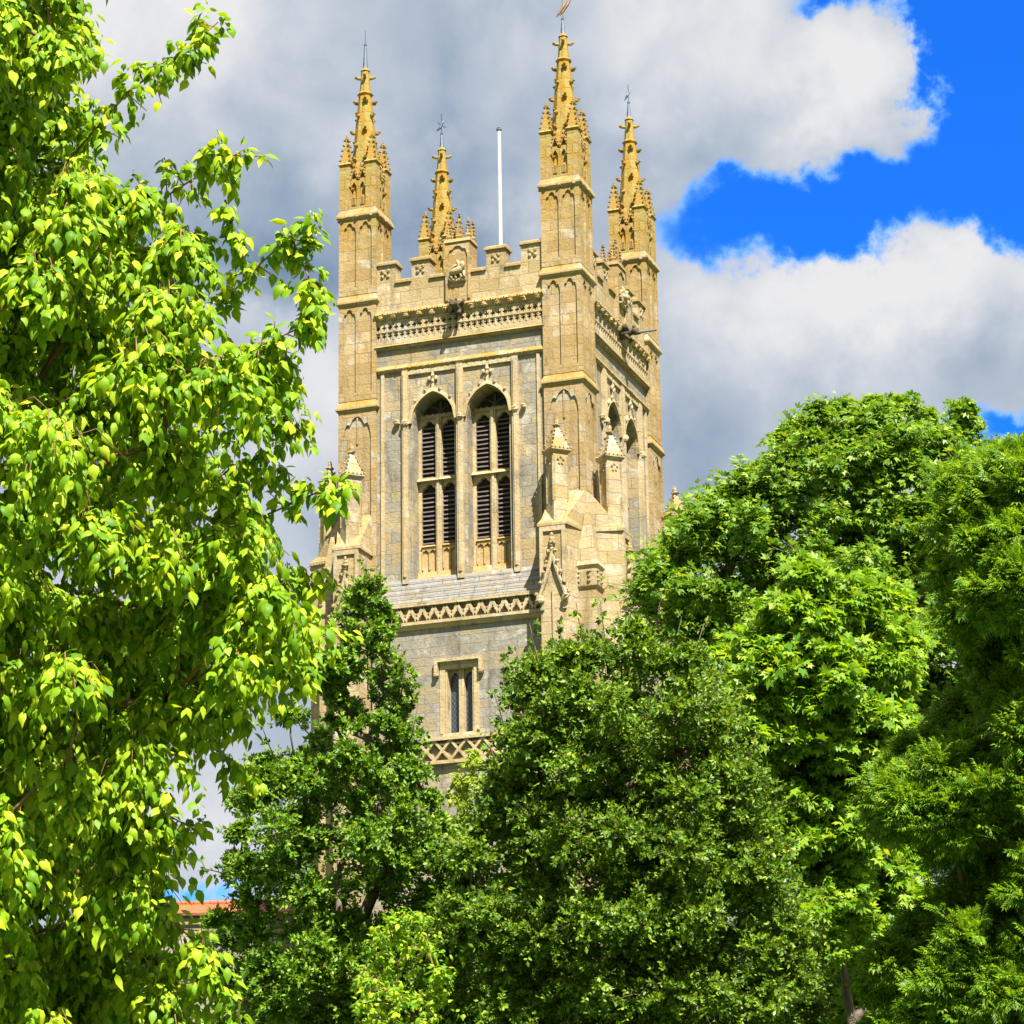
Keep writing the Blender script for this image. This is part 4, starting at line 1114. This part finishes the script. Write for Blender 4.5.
tree('broadleaf_tree', 'large foreground tree with drooping lime green pointed leaves filling the left side', 'tree', gbase(-120, D), lob, 'ovate', 0.078, (44, 15), (m_lime, twigb), 'droop', 0.006, 0.036, 0.16, spr, droop=1.4, up=0.35)

# two dark glossy evergreens before the tower
D = 34.0
poly = [(366, 562), (376, 585), (388, 610), (398, 650), (412, 700), (420, 750), (432, 785), (452, 810), (470, 840), (480, 1100), (180, 1100), (212, 965), (206, 905), (222, 878), (214, 845), (236, 812), (228, 790), (246, 750), (282, 690), (308, 655), (335, 620), (345, 590)]
lob = []
for i in range(62):
    y = 585 + 185 * (i / 61) ** .8; w = max(5, (y - 562) * (.30 if i % 2 else .40)); x = 368 + (w if i % 2 else -w) * rnd.uniform(.15, 1)
    lob.append((at(x, y, D + rnd.uniform(-1, 1) * w * D / F_PX), rnd.uniform(11, 19) * D / F_PX))
for c, r in lob: dens[tuple(c)] = .19
lob = lob + fill([(225, 750), (425, 750)] + [p for p in poly if p[1] > 760 and p[0] > 240] + [p for p in poly if p[1] > 760 and p[0] <= 240], 100, 36, D, 1.4) + fill(poly, 60, 18, D, 1.2)
spr = [([at(368, 700, D), at(367, 620, D), at(366, 556, D)], 26, .17), ([at(300, 760, D), at(262, 755, D - .3), at(238, 768, D - .4)], 14, .16), ([at(280, 880, D), at(230, 875, D - .4), at(203, 868, D - .5)], 16, .17), ([at(380, 700, D), at(402, 670, D - .2), at(412, 690, D - .3)], 10, .14), ([at(340, 700, D), at(312, 655, D - .2), at(300, 648, D - .3)], 12, .16)]
for x, y in ((345, 612), (392, 628), (406, 668), (318, 664), (418, 712), (290, 700), (428, 770), (262, 735), (440, 800), (246, 790)):
    dx = (x - 366) * .25; spr.append(([at(x - dx - (x - 366) * .3, y + 55, D - .3), at(x - dx * .5, y + 25, D - .4), at(x, y - 8, D - .5)], 10, .13))
tree('evergreen_tree', 'dark glossy pointed evergreen rising left of the small tower window', 'tree', gbase(350, D), lob, 'holly', 0.066, (70, 20), (m_hol, bark), 'upright', 0.006, 0.04, 0.16, spr, up=0.55)
D = 32.0
poly = [(562, 640), (590, 632), (622, 622), (642, 612), (668, 628), (700, 645), (728, 690), (752, 740), (770, 800), (796, 870), (820, 950), (835, 1100), (425, 1100), (428, 900), (445, 845), (478, 808), (486, 770), (498, 735), (500, 700), (510, 668), (530, 652)]
lob = fill(poly, 220, 42, D, 1.8) + fill(poly, 80, 19, D, 1.5) + fill([(480, 820), (730, 760), (790, 900), (820, 1100), (440, 1100)], 50, 50, D + 2.0, 1.0)
spr = [([at(600, 720, D), at(570, 665, D - .2), at(545, 640, D - .3)], 14, .16), ([at(560, 760, D), at(520, 690, D - .2), at(505, 655, D - .3)], 14, .17), ([at(640, 700, D), at(642, 650, D - .1), at(636, 618, D - .2)], 12, .15), ([at(540, 800, D), at(500, 770, D - .3), at(482, 765, D - .3)], 14, .18), ([at(580, 700, D), at(566, 650, D - .2), at(556, 622, D - .2)], 10, .12)]
for x, y in ((515, 668), (532, 648), (580, 628), (604, 618), (622, 622), (658, 612), (680, 622), (700, 636), (722, 668), (745, 705), (760, 752), (496, 712), (488, 752), (470, 806)):
    dx = (x - 620) * .15; spr.append(([at(x - dx * 1.6, y + 60, D - .4), at(x - dx * .7, y + 28, D - .5), at(x + rnd.uniform(-5, 5), y - rnd.uniform(2, 26), D - .6)], 12, .13))
tree('evergreen_tree', 'broad dark evergreen mass with small glossy leaves at the foot of the tower', 'tree', gbase(640, D), lob, 'holly', 0.064, (75, 20), (m_hol2, bark), 'upright', 0.006, 0.045, 0.2, spr, up=0.5)

# sycamore behind on the right
D = 56.0
poly = [(634, 585), (642, 566), (668, 548), (672, 525), (700, 500), (722, 478), (742, 462), (752, 440), (780, 432), (800, 414), (828, 405), (842, 412), (855, 430), (868, 408), (892, 400), (908, 402), (918, 418), (942, 424), (962, 404), (976, 410), (972, 428), (956, 444), (1000, 440), (1120, 430), (1120, 860), (720, 860), (690, 690), (668, 632), (640, 610)]
lob = fill(poly, 210, 34, D, 3.5) + [(at(x, y, D + z), .65) for x, y, z in ((840, 560, 2), (870, 575, 2), (900, 570, 2), (800, 470, 1.5), (830, 490, 2), (860, 480, 1.5), (880, 510, 2), (840, 455, 1), (780, 500, 1.5), (900, 480, 1), (905, 540, 1.5), (760, 540, 1), (940, 500, 0), (960, 520, 1), (985, 530, 0), (945, 540, 1), (1010, 550, 0), (930, 520, 2))] + [(at(x, y, D + z), .36) for x, y, z in ((964, 416, 0), (968, 432, .5), (955, 445, 0), (900, 410, 0), (845, 414, .5), (820, 420, 0), (925, 426, .3), (875, 414, -.3))] + fill(poly, 130, 17, D, 3.0) + fill([(640, 780), (1060, 740), (1060, 1100), (640, 1100)], 60, 50, D + 3, 2.0) + [(at(x, y, D + z), .7) for x, y, z in ((662, 578, 0), (684, 556, -1), (658, 600, 0), (694, 602, -1), (704, 536, 0), (726, 512, -1), (708, 640, -1), (682, 628, 0), (735, 560, -1), (760, 500, 0), (800, 440, 0), (850, 440, 0), (985, 470, 0), (1015, 468, 1), (1045, 470, -1), (1000, 500, 1), (1030, 510, 0), (930, 450, -1), (900, 450, -2), (860, 470, -2), (955, 470, -1))]
tree('sycamore_tree', 'tall rounded sycamore standing behind the others right of the tower', 'tree', gbase(880, D), lob, 'maple3', 0.120, (56, 16), (m_syc, bark), 'rosette', 0.012, 0.09, 0.35, up=1.0)

# bright maple in front of it
D = 37.0
poly = [(735, 640), (770, 600), (795, 556), (818, 560), (842, 590), (866, 572), (900, 588), (925, 612), (918, 680), (912, 760), (890, 830), (862, 905), (838, 930), (800, 960), (792, 900), (812, 830), (780, 790), (748, 760), (712, 730), (705, 690), (716, 652)]
lob = fill(poly, 100, 34, D, 1.5) + fill(poly, 50, 17, D, 1.3)
lob += fill([(770, 840), (950, 840), (960, 1100), (790, 1100)], 34, 34, D + 1.2, 1.0) + fill([(765, 780), (880, 790), (870, 900), (840, 980), (800, 960), (785, 880)], 22, 30, D - .8, .6)
tree('maple_tree', 'slender maple with bright green lobed leaves between the dark evergreen and the feathery tree', 'tree', gbase(850, D), lob, 'maple', 0.108, (54, 14), (m_map, bark), 'rosette', 0.009, 0.05, 0.14, up=0.9)

# feathery tree at the right edge
D = 30.0
poly = [(1010, 446), (985, 462), (962, 500), (948, 560), (938, 620), (950, 690), (925, 735), (880, 760), (862, 800), (900, 850), (950, 880), (900, 930), (868, 960), (850, 1100), (1200, 1100), (1200, 420)]
lob = fill(poly, 165, 36, D, 1.7) + fill(poly, 80, 18, D, 1.5) + [(at(x, y, D + z), .32) for x, y, z in ((965, 490, .5), (990, 480, 0), (1015, 470, .5), (960, 530, .3), (985, 520, -.3), (1012, 510, 0), (955, 580, .4), (980, 570, 0))]
tree('feathery_tree', 'tree with narrow feathery leaflets leaning in from the right edge', 'tree', gbase(1060, D), lob, 'pinnate', 0.17, (64, 13), (m_fea, bark), 'spray', 0.007, 0.05, 0.18, up=0.8)

# yellow-green saplings between the evergreens
D = 36.0
lob = fill([(455, 750), (475, 742), (486, 770), (480, 800), (474, 900), (462, 940), (448, 850), (450, 790)], 24, 17, D, .4)
tree('sapling', 'thin yellow-green sapling under the crossed stone frieze between two evergreens', 'sapling', gbase(466, D), lob, 'ovate', 0.07, (11, 7), (m_yel, twigb), 'droop', 0.006, 0.012, 0.03, droop=.5, up=.6)
D = 30.0
lob = fill([(370, 930), (400, 905), (432, 900), (452, 930), (452, 1000), (440, 1100), (340, 1100), (350, 1000)], 34, 30, D, .6)
tree('shrub', 'bright yellow-green shrub low in front of the dark pointed evergreen', 'shrub', gbase(400, D), lob, 'ovate', 0.058, (18, 9), (m_shr, twigb), 'droop', 0.006, 0.02, 0.05, droop=.4, up=.6)
